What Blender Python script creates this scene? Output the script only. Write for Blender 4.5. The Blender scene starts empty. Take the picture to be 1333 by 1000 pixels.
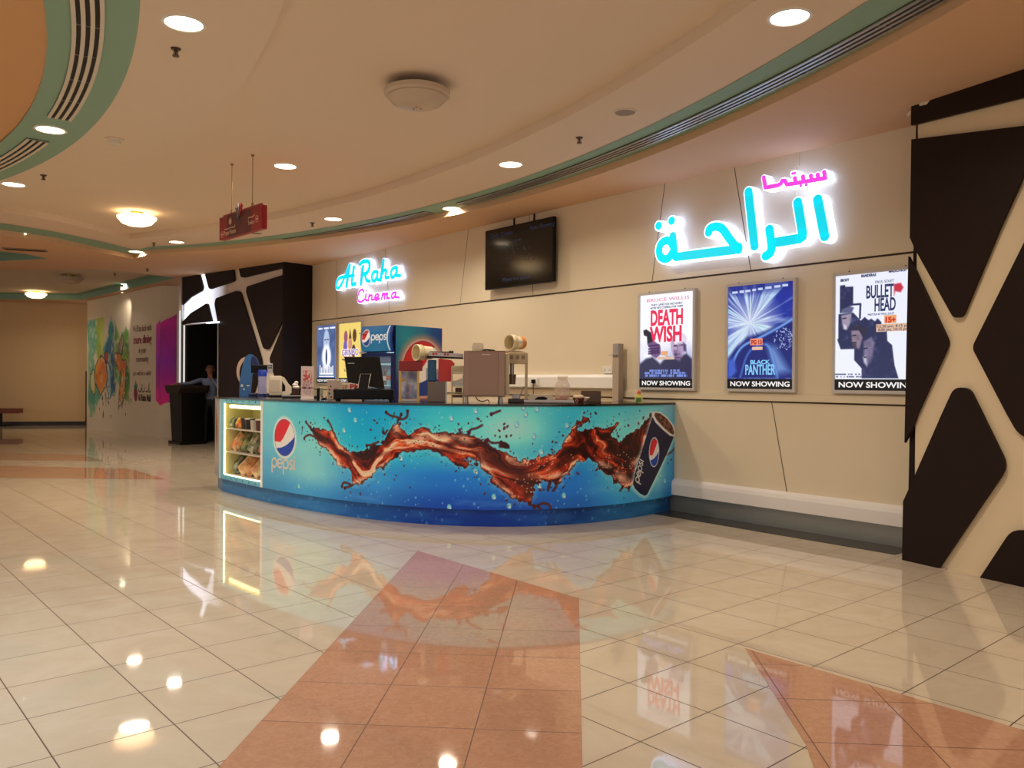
import bpy, bmesh, math, random
import numpy as np
from mathutils import Vector, Matrix
random.seed(7); rng=np.random.RandomState(5)
COL=bpy.context.scene.collection
PI=math.pi
DLP=30; WSTR=.75; EXPO=0.0; LCOL=(1,.88,.72); WCOL=(1,.96,.92)
TOP=[[2.144,0.941],[2.238,0.921],[2.329,0.914],[2.399,0.91],[2.536,0.89],[2.603,0.836],[2.652,0.771],[2.732,0.702],[2.809,0.684],[2.914,0.675],[2.987,0.688],[3.071,0.725],[3.154,0.772],[3.261,0.804],[3.299,0.897],[3.338,0.952],[3.388,0.997],[3.426,0.989],[3.476,0.946],[3.501,0.914],[3.538,0.883],[3.586,0.906],[3.645,0.929],[3.692,0.949],[3.761,0.943],[3.702,0.947],[3.754,0.939],[3.832,0.92],[3.909,0.918],[3.96,0.899],[4.022,0.912],[4.083,0.937],[4.133,0.92],[4.181,0.921],[4.206,0.879],[4.266,0.856],[4.326,0.845],[4.398,0.81],[4.458,0.768],[4.506,0.744],[4.566,0.709],[4.615,0.679],[4.687,0.663],[4.748,0.66],[4.834,0.669],[4.933,0.688],[4.984,0.705],[4.981,0.693],[5.045,0.734],[5.109,0.811],[5.162,0.895],[5.229,0.973],[5.298,1.027],[5.332,1.07],[5.375,1.075],[5.383,1.026],[5.34,1.002],[5.284,0.985],[5.277,0.924],[5.384,0.946],[5.457,0.951],[5.532,0.955],[5.61,0.935],[5.674,0.952],[5.756,1.006],[5.799,1.005],[5.782,0.974],[5.707,0.926],[5.675,0.883],[5.758,0.842],[5.792,0.803],[5.862,0.839],[5.933,0.874],[6.026,0.909],[6.104,0.932],[6.174,0.995],[6.29,1.083],[6.334,1.055]]
BOT=[[2.144,0.941],[2.201,0.876],[2.257,0.809],[2.33,0.761],[2.339,0.709],[2.401,0.696],[2.471,0.694],[2.555,0.608],[2.654,0.524],[2.718,0.514],[2.811,0.523],[2.841,0.447],[2.857,0.348],[2.917,0.347],[2.96,0.366],[3.046,0.405],[3.129,0.465],[3.169,0.533],[3.236,0.526],[3.288,0.594],[3.314,0.584],[3.327,0.617],[3.416,0.654],[3.49,0.71],[3.563,0.724],[3.646,0.722],[3.762,0.741],[3.703,0.741],[3.782,0.741],[3.834,0.727],[3.936,0.67],[4.011,0.63],[4.073,0.607],[4.159,0.597],[4.201,0.61],[4.189,0.639],[4.122,0.644],[4.207,0.66],[4.268,0.647],[4.304,0.563],[4.352,0.528],[4.389,0.469],[4.449,0.385],[4.497,0.362],[4.569,0.326],[4.617,0.266],[4.69,0.241],[4.751,0.228],[4.788,0.239],[4.812,0.299],[4.83,0.383],[4.86,0.43],[4.986,0.445],[5.076,0.442],[4.894,0.442],[4.983,0.437],[5.06,0.425],[5.112,0.46],[5.192,0.542],[5.273,0.612],[5.315,0.635],[5.386,0.647],[5.474,0.648],[5.535,0.577],[5.614,0.498],[5.662,0.471],[5.762,0.402],[5.832,0.347],[5.939,0.326],[6.013,0.359],[6.05,0.523],[6.208,0.786]]
CUP=[[6.334,1.069],[6.438,0.973],[6.598,0.874],[6.758,0.826],[6.627,0.671],[6.422,0.445],[6.236,0.23],[6.194,0.221],[6.112,0.254],[6.033,0.312],[6.004,0.359],[6.031,0.46],[6.147,0.711],[6.28,0.978]]
RIM=[[6.356,1.11],[6.472,1.098],[6.621,1.034],[6.742,0.949],[6.799,0.865],[6.772,0.819],[6.663,0.837],[6.523,0.904],[6.38,0.988],[6.316,1.056],[6.311,1.095]]
LID=[[6.367,1.097],[6.472,1.085],[6.609,1.021],[6.715,0.943],[6.763,0.867],[6.744,0.84],[6.65,0.872],[6.522,0.937],[6.402,1.014],[6.352,1.068]]
CUPLOGO=[[6.357,0.673],[6.526,0.663],[6.359,0.528],[6.355,0.818],[6.209,0.682]]
CUPTXT=[[6.081,0.354],[6.189,0.605]]
LOGO=[[1.701,0.774],[1.922,0.786],[1.698,0.999]]
LOGOTXT=[[1.452,0.466],[1.946,0.439],[1.459,0.401],[1.705,0.377]]
SHELF=[[0.133,1.13],[1.192,1.147],[0.219,0.225],[1.19,0.227],[0.187,0.824],[1.152,0.815],[0.191,0.526],[1.155,0.522],[1.248,0.481],[0.093,0.393]]
TEND=[[[2.485,0.99],[2.519,0.957],[2.561,0.891]],[[2.115,0.965],[2.182,0.91]],[[2.088,0.783],[2.107,0.807],[2.183,0.829],[2.248,0.814]],[[3.043,0.756],[3.113,0.77],[3.194,0.801]],[[3.285,1.102],[3.337,1.071],[3.426,1.052],[3.42,1.003]],[[3.536,1.118],[3.53,1.065],[3.488,1.04],[3.426,1.036]],[[3.463,1.085],[3.444,1.041]],[[2.704,0.314],[2.719,0.349],[2.766,0.358],[2.842,0.336]],[[2.743,0.3],[2.812,0.322],[2.857,0.342]],[[3.253,0.896],[3.273,0.885],[3.299,0.919]],[[4.181,0.921],[4.199,0.951],[4.253,0.964],[4.307,0.994]],[[4.396,1.102],[4.444,1.121],[4.48,1.136]],[[4.362,0.851],[4.41,0.822],[4.494,0.828]],[[4.494,0.828],[4.482,0.786],[4.566,0.792]],[[4.775,0.227],[4.837,0.202],[4.912,0.23],[4.975,0.21],[4.994,0.167]],[[4.825,0.202],[4.825,0.166]],[[4.862,0.201],[4.893,0.17]],[[4.98,0.439],[4.961,0.367]],[[5.044,0.437],[5.051,0.401],[5.019,0.353]],[[4.256,0.611],[4.238,0.616]],[[5.627,0.834],[5.691,0.838],[5.775,0.804]],[[6.602,0.632],[6.692,0.653],[6.76,0.69]],[[4.983,0.427],[4.964,0.356]],[[5.041,0.426],[5.047,0.389],[5.015,0.348]],[[5.849,0.339],[5.815,0.304]],[[5.948,0.332],[5.939,0.294]],[[5.762,0.402],[5.729,0.391]]]
DROPS=[[2.425,1.022,0.014],[2.2,0.959,0.014],[2.078,0.788,0.014],[3.091,0.92,0.014],[3.272,1.026,0.014],[3.199,1.032,0.014],[3.381,1.094,0.014],[3.138,1.017,0.014],[3.173,0.991,0.014],[3.147,0.832,0.014],[2.564,0.543,0.014],[3.568,0.361,0.014],[3.386,0.431,0.014],[3.407,0.472,0.014],[2.828,0.262,0.014],[2.961,0.256,0.014],[2.651,0.861,0.014],[1.999,0.955,0.014],[2.048,0.869,0.014],[4.073,1.003,0.016],[4.171,1.01,0.016],[4.267,1.056,0.016],[4.295,1.033,0.016],[4.355,1.078,0.016],[4.522,1.007,0.016],[4.553,0.984,0.016],[4.523,0.966,0.016],[4.475,0.942,0.016],[4.434,0.893,0.016],[4.481,0.882,0.016],[4.544,0.888,0.016],[4.589,0.894,0.016],[4.25,0.613,0.016],[4.296,0.42,0.016],[4.336,0.328,0.016],[4.548,0.266,0.016],[4.624,0.224,0.016],[4.999,0.753,0.016],[5.041,0.825,0.016],[4.917,0.362,0.016],[4.879,0.363,0.016],[4.076,0.575,0.016],[4.173,0.621,0.016],[5.426,1.102,0.016],[5.488,1.108,0.016],[5.351,1.115,0.016],[5.69,0.991,0.016],[5.878,0.962,0.016],[5.927,0.974,0.016],[5.808,0.935,0.016],[5.766,0.899,0.016],[5.783,0.867,0.016],[5.115,0.89,0.016],[5.003,0.753,0.016],[5.041,0.825,0.016],[5.005,0.831,0.016],[5.192,0.469,0.016],[5.281,0.512,0.016],[5.505,0.539,0.016],[5.412,1.025,0.016],[5.647,0.347,0.016],[6.102,1.123,0.016],[4.914,0.363,0.016],[6.163,1.047,0.016],[6.084,0.991,0.016],[6.694,0.572,0.016],[6.629,0.536,0.016]]
WDROP=[[2.889,1.009],[2.806,1.112],[3.466,0.645],[1.994,0.254],[2.73,0.898],[4.643,1.002],[4.73,1.101],[4.002,1.056],[4.814,0.887],[4.243,1.131],[4.889,0.73],[4.25,0.539],[4.429,0.296],[4.578,0.206],[4.708,1.17],[4.843,1.152],[3.989,0.184],[4.892,0.731],[5.161,0.987],[6.568,0.346],[5.133,0.295],[6.481,0.414],[4.876,0.394]]
RP=[[[0.051,3.635],[0.949,3.666],[0.951,3.411],[0.052,3.499]],[[0.055,3.38],[0.953,3.25],[1.105,3.238],[0.956,2.914],[0.774,2.541],[0.534,2.054],[0.49,2.02],[0.431,2.017],[0.37,2.047],[0.095,2.503],[0.049,2.59]],[[0.037,2.444],[0.096,2.341],[0.357,1.8],[0.373,1.742],[0.358,1.686],[0.124,1.18],[0.079,1.061],[0.017,0.961]],[[0.075,0.613],[0.009,0.476],[0.004,0.002],[0.325,-0.004],[0.813,0.771],[0.823,0.83],[0.79,0.899],[0.589,1.313],[0.643,1.215],[0.599,1.316],[0.556,1.356],[0.497,1.365],[0.437,1.347],[0.4,1.304],[0.339,1.189]],[[0.599,1.693],[0.96,2.427],[0.85,1.209],[0.903,1.136],[0.932,1.112],[0.973,1.104]],[[0.66,-0.011],[0.882,0.365],[0.91,0.389],[0.939,0.4],[0.979,0.41],[0.983,-0.008]]]
LP=[[[0.023,3.611],[0.725,3.697],[0.887,3.37],[0.842,3.295],[0.367,3.186],[0.029,3.025]],[[0.913,3.709],[2.049,3.723],[2.106,3.475],[2.018,3.406],[1.2,3.31],[1.111,3.344]],[[2.234,3.726],[3.833,3.666],[3.834,3.537],[2.458,3.459],[2.358,3.493]],[[2.593,3.291],[3.835,3.414],[3.843,2.611],[3.373,2.062],[3.217,2.04],[3.122,2.103],[2.528,3.167]],[[1.384,3.106],[2.157,3.209],[2.293,3.163],[2.396,3.027],[3.061,1.834],[3.094,1.69],[2.81,1.145],[1.726,1.129],[1.641,2.576],[1.349,2.992]],[[0.033,2.673],[0.371,2.846],[0.981,2.985],[1.115,2.927],[1.243,2.631],[0.137,2.616],[0.033,2.6]],[[3.844,2.523],[3.436,1.936],[3.375,1.83],[3.408,1.688],[3.719,1.159],[3.857,1.161]]]
LDOOR=[[0.137,2.616],[1.533,2.626]]
MUR={"teal": [[0.07,3.08],[0.77,3.07],[0.92,2.45],[0.65,1.96],[0.87,1.32],[1.36,1.05],[0.67,0.4],[0.23,0.34],[0.1,0.85]],"green": [[0.84,3.14],[1.47,3.19],[1.55,2.12],[1.08,1.68],[0.79,2.23]],"blue": [[1.49,2.21],[1.88,2.73],[2.08,3.16],[2.25,2.94],[2.35,2.19],[2.43,0.98],[2.04,0.93],[1.63,1.77]],"green2": [[2.4,2.93],[2.73,2.53],[3.47,2.67],[3.53,0.83],[3.06,0.91],[2.36,1.59]],"orange": [[0.79,1.77],[1.14,2.04],[1.63,1.9],[1.77,1.32],[1.23,1.05],[0.8,1.32]],"o2": [[2.35,2.11],[3.05,1.92],[3.32,1.75],[3.19,0.91],[2.75,0.77],[2.87,1.58],[2.42,1.76]],"blue2": [[1.69,1.85],[2.03,1.76],[2.11,1.06],[1.84,0.97]],"yel": [[0.29,1.5],[0.65,1.68],[0.8,1.04],[0.44,0.99]],"face": [[2.73,2.4],[2.98,2.48],[3.11,2.26],[2.86,2.05],[2.61,2.15]],"red": [[1.55,2.1],[1.76,2.14],[1.83,1.9],[1.6,1.81]]}
MTX=[[3.76,2.74],[5.09,2.74],[3.79,2.49],[5.07,2.49],[4.46,2.29],[4.4,2.11],[3.8,1.64],[5.07,1.66],[3.97,0.97],[4.61,1.06],[5.03,0.87],[5.37,2.79],[5.42,0.76],[5.63,2.81],[5.66,0.75]]
BLOB=[[-0.03,2.72],[0.15,2.71],[0.12,2.91],[0.7,2.89],[0.72,0.84],[-0.01,0.73]]

# ------------------------------------------------------------ colour + materials
def lin(c):
    return tuple(((x/255)/12.92 if x/255<=.04045 else ((x/255+.055)/1.055)**2.4) for x in c)
MATS={}
def mat(name,col,rough=.5,metal=0,emit=None,estr=0,noise=0,nscale=20,spec=.5,alpha=1,trans=0,bump=0,coat=0,ior=1.5):
    if name in MATS: return MATS[name]
    m=bpy.data.materials.new(name); m.use_nodes=True; nt=m.node_tree; b=nt.nodes['Principled BSDF']
    c=lin(col)+(1,)
    b.inputs['Base Color'].default_value=c; b.inputs['Roughness'].default_value=rough; b.inputs['Metallic'].default_value=metal
    b.inputs['Specular IOR Level'].default_value=spec; b.inputs['IOR'].default_value=ior
    b.inputs['Transmission Weight'].default_value=trans; b.inputs['Alpha'].default_value=alpha; b.inputs['Coat Weight'].default_value=coat
    if emit: b.inputs['Emission Color'].default_value=lin(emit)+(1,); b.inputs['Emission Strength'].default_value=estr
    tc=nt.nodes.new('ShaderNodeTexCoord'); nz=nt.nodes.new('ShaderNodeTexNoise'); nz.inputs['Scale'].default_value=nscale; nz.inputs['Detail'].default_value=4
    nt.links.new(tc.outputs['Object'],nz.inputs['Vector'])
    mr=nt.nodes.new('ShaderNodeMapRange'); mr.inputs['To Min'].default_value=1-max(noise,.01); mr.inputs['To Max'].default_value=1+max(noise,.01)
    nt.links.new(nz.outputs['Fac'],mr.inputs['Value'])
    hs=nt.nodes.new('ShaderNodeVectorMath'); hs.operation='SCALE'; hs.inputs[0].default_value=c[:3]
    nt.links.new(mr.outputs['Result'],hs.inputs['Scale']); nt.links.new(hs.outputs['Vector'],b.inputs['Base Color'])
    if bump:
        bp=nt.nodes.new('ShaderNodeBump'); bp.inputs['Strength'].default_value=bump; bp.inputs['Distance'].default_value=.002
        nt.links.new(nz.outputs['Fac'],bp.inputs['Height']); nt.links.new(bp.outputs['Normal'],b.inputs['Normal'])
    MATS[name]=m; return m
def colmat(name,rough=.35,emit=0,base=1.0,spec=.5):
    if name in MATS: return MATS[name]
    m=bpy.data.materials.new(name); m.use_nodes=True; nt=m.node_tree; b=nt.nodes['Principled BSDF']
    a=nt.nodes.new('ShaderNodeAttribute'); a.attribute_name='Col'
    v=nt.nodes.new('ShaderNodeVectorMath'); v.operation='SCALE'; v.inputs['Scale'].default_value=base
    nt.links.new(a.outputs['Color'],v.inputs[0]); nt.links.new(v.outputs['Vector'],b.inputs['Base Color']); b.inputs['Roughness'].default_value=rough
    b.inputs['Specular IOR Level'].default_value=spec
    if emit: nt.links.new(a.outputs['Color'],b.inputs['Emission Color']); b.inputs['Emission Strength'].default_value=emit
    MATS[name]=m; return m
# ------------------------------------------------------------ objects
def tag(o,label=None,cat=None,group=None,kind=None):
    if label: o['label']=label
    if cat: o['category']=cat
    if group: o['group']=group
    if kind: o['kind']=kind
    return o
def empty(name,loc,rz=0,label=None,cat=None,group=None,kind=None):
    o=bpy.data.objects.new(name,None); COL.objects.link(o); o.location=loc; o.rotation_euler=(0,0,rz); o.empty_display_size=.1
    return tag(o,label,cat,group,kind)
class MB:
    def __init__(s): s.v=[]; s.f=[]; s.mi=[]
    def add(s,v,f,mi=0):
        n=len(s.v); s.v+= [tuple(x) for x in v]; s.f+=[tuple(i+n for i in q) for q in f]; s.mi+=[mi]*len(f); return s
    def box(s,x0,x1,y0,y1,z0,z1,mi=0,taper=None):
        v=[(x0,y0,z0),(x1,y0,z0),(x1,y1,z0),(x0,y1,z0),(x0,y0,z1),(x1,y0,z1),(x1,y1,z1),(x0,y1,z1)]
        if taper:
            cx,cy=(x0+x1)/2,(y0+y1)/2
            v=[(cx+(p[0]-cx)*taper,cy+(p[1]-cy)*taper,p[2]) if k<4 else p for k,p in enumerate(v)]
        return s.add(v,[(0,3,2,1),(4,5,6,7),(0,1,5,4),(1,2,6,5),(2,3,7,6),(3,0,4,7)],mi)
    def rbox(s,x0,x1,y0,y1,z0,z1,b=.006,mi=0):
        bm=bmesh.new(); bmesh.ops.create_cube(bm,size=1)
        for v in bm.verts: v.co=Vector(((x0+x1)/2+v.co.x*(x1-x0),(y0+y1)/2+v.co.y*(y1-y0),(z0+z1)/2+v.co.z*(z1-z0)))
        b=min(b,abs(x1-x0)*.45,abs(y1-y0)*.45,abs(z1-z0)*.45)
        bmesh.ops.bevel(bm,geom=bm.edges[:],offset=b,segments=2,profile=.5,affect='EDGES')
        bm.verts.index_update()
        s.add([v.co[:] for v in bm.verts],[[v.index for v in f.verts] for f in bm.faces],mi); bm.free(); return s
    def prism(s,pts,fn,d0,d1,mi=0):
        """polygon pts (2d) -> fn(x,y,d)"""
        n=len(pts); ar=sum(pts[i][0]*pts[(i+1)%n][1]-pts[(i+1)%n][0]*pts[i][1] for i in range(n))
        if ar<0: pts=pts[::-1]
        v=[fn(x,y,d0) for x,y in pts]+[fn(x,y,d1) for x,y in pts]
        return s.add(v,[tuple(range(n)),tuple(range(2*n-1,n-1,-1))]+[(i,i+n,(i+1)%n+n,(i+1)%n) for i in range(n)],mi)
    def cyl(s,p0,p1,r0,r1=None,n=16,mi=0,cap=True):
        r1=r0 if r1 is None else r1; p0=Vector(p0); p1=Vector(p1); d=(p1-p0).normalized()
        a=Vector((0,0,1)) if abs(d.z)<.9 else Vector((1,0,0)); u=d.cross(a).normalized(); w=d.cross(u)
        v=[p0+(u*math.cos(2*PI*i/n)+w*math.sin(2*PI*i/n))*r0 for i in range(n)]+[p1+(u*math.cos(2*PI*i/n)+w*math.sin(2*PI*i/n))*r1 for i in range(n)]
        f=[(i,i+n,(i+1)%n+n,(i+1)%n) for i in range(n)]
        if cap: f+=[tuple(range(n)),tuple(range(2*n-1,n-1,-1))]
        return s.add(v,f,mi)
    def lathe(s,prof,c=(0,0,0),n=24,M=None,mi=0):
        v=[]
        for r,z in prof:
            for i in range(n):
                p=Vector((r*math.cos(2*PI*i/n),r*math.sin(2*PI*i/n),z))
                if M: p=M@p
                v.append((p.x+c[0],p.y+c[1],p.z+c[2]))
        f=[(k*n+i,k*n+(i+1)%n,(k+1)*n+(i+1)%n,(k+1)*n+i) for k in range(len(prof)-1) for i in range(n)]
        if prof[0][0]>1e-6 and False: f.append(tuple(range(n)))
        return s.add(v,f,mi)
    def tube(s,path,r,n=8,mi=0):
        for a,b in zip(path[:-1],path[1:]): s.cyl(a,b,r,n=n,mi=mi)
        return s
    def build(s,name,m,parent=None,smooth=False,kind=None,label=None):
        me=bpy.data.meshes.new(name); me.from_pydata(s.v,[],s.f)
        for k in (m if isinstance(m,(list,tuple)) else [m]): me.materials.append(k)
        me.polygons.foreach_set('material_index',s.mi); 
        if smooth:
            me.polygons.foreach_set('use_smooth',[True]*len(s.f)); me.update(); me.set_sharp_from_angle(angle=math.radians(40))
        me.update()
        o=bpy.data.objects.new(name,me); COL.objects.link(o)
        if parent: o.parent=parent
        if kind: o['kind']=kind
        if label: o['label']=label
        return o
def copy_tree(o,parent=None):
    c=o.copy(); COL.objects.link(c)
    if parent: c.parent=parent
    for ch in o.children: copy_tree(ch,c)
    return c
def textmesh(s,name,m,parent,loc,size,rotz=0,tilt=PI/2,depth=.0015,bold=0,shear=0,align='LEFT',sx=1,space=1,fn=None,width=None,kind=None):
    """text lying in the local XZ plane facing -Y"""
    cu=bpy.data.curves.new(name,'FONT'); cu.body=s; cu.size=size; cu.extrude=depth/2; cu.offset=bold; cu.shear=shear; cu.align_x=align; cu.space_character=space
    cu.resolution_u=3
    to=bpy.data.objects.new(name+'_t',cu); COL.objects.link(to)
    dg=bpy.context.evaluated_depsgraph_get(); ev=to.evaluated_get(dg); me=bpy.data.meshes.new_from_object(ev)
    bpy.data.objects.remove(to); bpy.data.curves.remove(cu)
    co=np.zeros(len(me.vertices)*3); me.vertices.foreach_get('co',co); co=co.reshape(-1,3)
    if width:
        w=co[:,0].max()-co[:,0].min(); sx=width/w; 
    co[:,0]*=sx
    if fn: co=np.array([fn(*p) for p in co])
    else:
        out=np.empty_like(co); out[:,0]=co[:,0]+loc[0]; out[:,1]=loc[1]-co[:,2]; out[:,2]=co[:,1]+loc[2]; co=out
    me.vertices.foreach_set('co',co.ravel()); me.materials.clear(); me.materials.append(m); me.update(); me.name=name
    o=bpy.data.objects.new(name,me); COL.objects.link(o); o.parent=parent
    if kind: o['kind']=kind
    return o
# ------------------------------------------------------------ paint: flat printed artwork evaluated on a fine mesh
def vnoise(x,y,seed=0):
    r=np.random.RandomState(seed).rand(256,256); xi=np.floor(x).astype(int); yi=np.floor(y).astype(int); fx=x-xi; fy=y-yi
    fx=fx*fx*(3-2*fx); fy=fy*fy*(3-2*fy); g=lambda a,b:r[a%256,b%256]
    return (g(xi,yi)*(1-fx)+g(xi+1,yi)*fx)*(1-fy)+(g(xi,yi+1)*(1-fx)+g(xi+1,yi+1)*fx)*fy
def fbm(x,y,seed=0,o=4):
    return sum(vnoise(x*2**k,y*2**k,seed+k)*.5**k for k in range(o))/sum(.5**k for k in range(o))
class Paint:
    def __init__(s,X,Y,bg=(255,255,255)): s.X=X; s.Y=Y; s.C=np.zeros(X.shape+(3,)); s.C[:]=bg
    def blend(s,m,col):
        m=np.clip(m,0,1)[...,None]; s.C=s.C*(1-m)+np.asarray(col,float)*m
    def inside(s,pts):
        X,Y=s.X,s.Y; m=np.zeros(X.shape,bool); n=len(pts)
        for i in range(n):
            x0,y0=pts[i][:2]; x1,y1=pts[(i+1)%n][:2]
            if y0==y1: continue
            c=((y0>Y)!=(y1>Y))&(X<(x1-x0)*(Y-y0)/(y1-y0)+x0); m^=c
        return m
    def dist(s,pts,close=False):
        d=np.full(s.X.shape,1e9); q=list(pts)+([pts[0]] if close else [])
        for a,b in zip(q[:-1],q[1:]):
            dx,dy=b[0]-a[0],b[1]-a[1]; L=dx*dx+dy*dy+1e-12; t=np.clip(((s.X-a[0])*dx+(s.Y-a[1])*dy)/L,0,1)
            d=np.minimum(d,np.hypot(s.X-a[0]-t*dx,s.Y-a[1]-t*dy))
        return d
    def poly(s,pts,col,soft=0,alpha=1):
        m=s.inside(pts).astype(float)
        if soft: m=np.clip(.5+(m*2-1)*s.dist(pts,True)/soft,0,1)
        s.blend(m*alpha,col)
    def stroke(s,pts,w,col,soft=.003,alpha=1): s.blend(np.clip((w-s.dist(pts))/soft+.5,0,1)*alpha,col)
    def ell(s,cx,cy,rx,ry,col,ang=0,soft=.1,alpha=1):
        c,n=math.cos(ang),math.sin(ang); dx,dy=s.X-cx,s.Y-cy; u=(dx*c+dy*n)/rx; v=(-dx*n+dy*c)/ry
        s.blend(np.clip((1-np.hypot(u,v))/soft+.5,0,1)*alpha,col)
def grid_obj(name,X,Y,C,fn,m,parent,keep=None):
    """X,Y (rows,cols), C colours 0-255 -> mesh with colour attribute"""
    h,w=X.shape; co=np.array(fn(X.ravel(),Y.ravel())).T.reshape(-1,3)
    idx=np.arange(h*w).reshape(h,w); q=np.stack([idx[:-1,:-1],idx[:-1,1:],idx[1:,1:],idx[1:,:-1]],-1)
    if keep is not None: q=q[keep(X[:-1,:-1],Y[:-1,:-1])]
    q=q.reshape(-1,4)
    me=bpy.data.meshes.new(name); me.vertices.add(h*w); me.vertices.foreach_set('co',co.astype(np.float32).ravel())
    me.loops.add(q.size); me.loops.foreach_set('vertex_index',q.ravel().astype(np.int32)); me.polygons.add(len(q))
    me.polygons.foreach_set('loop_start',np.arange(0,q.size,4,dtype=np.int32)); me.polygons.foreach_set('loop_total',np.full(len(q),4,np.int32))
    me.update(calc_edges=True); me.validate()
    c=np.clip(C.reshape(-1,3)/255,0,1); c=np.where(c<=.04045,c/12.92,((c+.055)/1.055)**2.4)
    at=me.color_attributes.new('Col','FLOAT_COLOR','POINT'); at.data.foreach_set('color',np.c_[c,np.ones(len(c))].astype(np.float32).ravel())
    me.polygons.foreach_set('use_smooth',[True]*len(me.polygons)); me.materials.append(m)
    o=bpy.data.objects.new(name,me); COL.objects.link(o)
    if parent: o.parent=parent
    return o
def smooth_line(p,k=6):
    p=[np.array(a,float) for a in p]
    if len(p)<3: return p
    q=[2*p[0]-p[1]]+p+[2*p[-1]-p[-2]]; out=[]
    for i in range(1,len(q)-2):
        for j in range(k):
            t=j/k; a,b,c,d=q[i-1:i+3]
            out.append(.5*((2*b)+(c-a)*t+(2*a-5*b+4*c-d)*t*t+(3*b-a-3*c+d)*t**3))
    return out+[p[-1]]
# ------------------------------------------------------------ common materials
M_CREAM=mat('cream_wall_paint',(227,211,182),.55,noise=.02,nscale=3)
M_CEIL=mat('cream_ceiling_paint',(226,206,184),.8,noise=.015,nscale=2)
M_SOFF=mat('peach_soffit_paint',(218,178,140),.75,noise=.02,nscale=2)
M_GREEN=mat('sage_green_paint',(138,172,152),.7,noise=.02)
M_ORANGE=mat('orange_dome_paint',(224,172,118),.8,noise=.03,nscale=1)
M_WHITE=mat('white_plastic',(232,228,220),.4)
M_OFFW=mat('off_white_laminate',(214,204,188),.45)
M_BLACK=mat('black_plastic',(13,11,12),.4,spec=.2)
M_STEEL=mat('brushed_steel',(186,170,158),.28,metal=.9,noise=.05,nscale=60)
M_ALU=mat('silver_aluminium',(176,172,168),.35,metal=.7)
M_BROWN=mat('dark_wenge_laminate',(34,18,13),.5,noise=.25,nscale=40,spec=.2)
M_BROWN2=mat('dark_wenge_edge',(26,14,11),.5,noise=.2,nscale=40,spec=.2)
M_DARK=mat('dark_gap',(14,12,12),.7)
M_GRAN=mat('dark_granite',(62,56,50),.2,noise=.35,nscale=90)
M_GLOW=mat('lamp_glow_warm',(255,240,220),.5,emit=(255,232,200),estr=9)
M_BRASS=mat('brass_metal',(196,156,84),.3,metal=.9)
M_PRINT=colmat('vinyl_print',.35,spec=.3)
M_LBOX=colmat('backlit_poster_print',.25,emit=1.0,base=.3)
M_PAINT=colmat('flat_print',.5)
M_REDP=mat('red_plastic',(196,42,28),.4)
M_GLASS=mat('clear_glass',(235,240,240),.05,trans=.95,ior=1.2)
M_FROST=mat('clear_acrylic',(230,226,220),.1,alpha=.35)
# ------------------------------------------------------------ frames of reference
A0=Vector((1.82443679,9.07211736)); AW=math.radians(-50.62); EW=Vector((math.cos(AW),math.sin(AW)))
def W(s,d,z):  # wall frame: along, out from the wall, up
    return (A0.x+EW.x*s+EW.y*d, A0.y+EW.y*s-EW.x*d, z)
def on_wall(name,s,d,z,label,cat,group=None): return empty(name,W(s,d,z),AW,label,cat,group)
CC=[.01708319,.26591039,.08942567,8.03558671]
_x=np.linspace(-3.68,1.83,1200); _y=np.polyval(CC,_x); _d=np.polyval(np.polyder(CC),_x)
_n=np.c_[_d/np.hypot(_d,1),-1/np.hypot(_d,1)]
_P=np.c_[_x,_y]+_n*.04; _A=np.r_[0,np.cumsum(np.hypot(*np.diff(_P,axis=0).T))]; ALEN=_A[-1]
def CP(a,off=0):  # counter front at arc length a, pushed off metres outward
    a=np.asarray(a,float); nx=np.interp(a,_A,_n[:,0]); ny=np.interp(a,_A,_n[:,1])
    return np.interp(a,_A,_P[:,0])+nx*off, np.interp(a,_A,_P[:,1])+ny*off
# ============================================================ SETTING
def region(name,outer,holes,z,m,parent=None,kind='structure',up=False):
    bm=bmesh.new(); ed=[]
    for lp in [outer]+holes:
        vs=[bm.verts.new((x,y,z)) for x,y in lp]; ed+=[bm.edges.new((vs[i],vs[(i+1)%len(vs)])) for i in range(len(vs))]
    bmesh.ops.triangle_fill(bm,use_beauty=True,edges=ed)
    for f in bm.faces:
        if (f.normal.z>0)!=up: f.normal_flip()
    me=bpy.data.meshes.new(name); bm.to_mesh(me); bm.free(); me.materials.append(m)
    o=bpy.data.objects.new(name,me); COL.objects.link(o)
    if parent: o.parent=parent
    elif kind: o['kind']=kind
    return o
def riser(mb,lp,z0,z1,close=True,mi=0):
    n=len(lp); k=n if close else n-1
    mb.add([(x,y,z0) for x,y in lp]+[(x,y,z1) for x,y in lp],[(i,(i+1)%n,(i+1)%n+n,i+n) for i in range(k)],mi)
def arc(c,r,a0,a1,n=60): return [(c[0]+r*math.cos(math.radians(a0+(a1-a0)*i/n)),c[1]+r*math.sin(math.radians(a0+(a1-a0)*i/n))) for i in range(n+1)]
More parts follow.
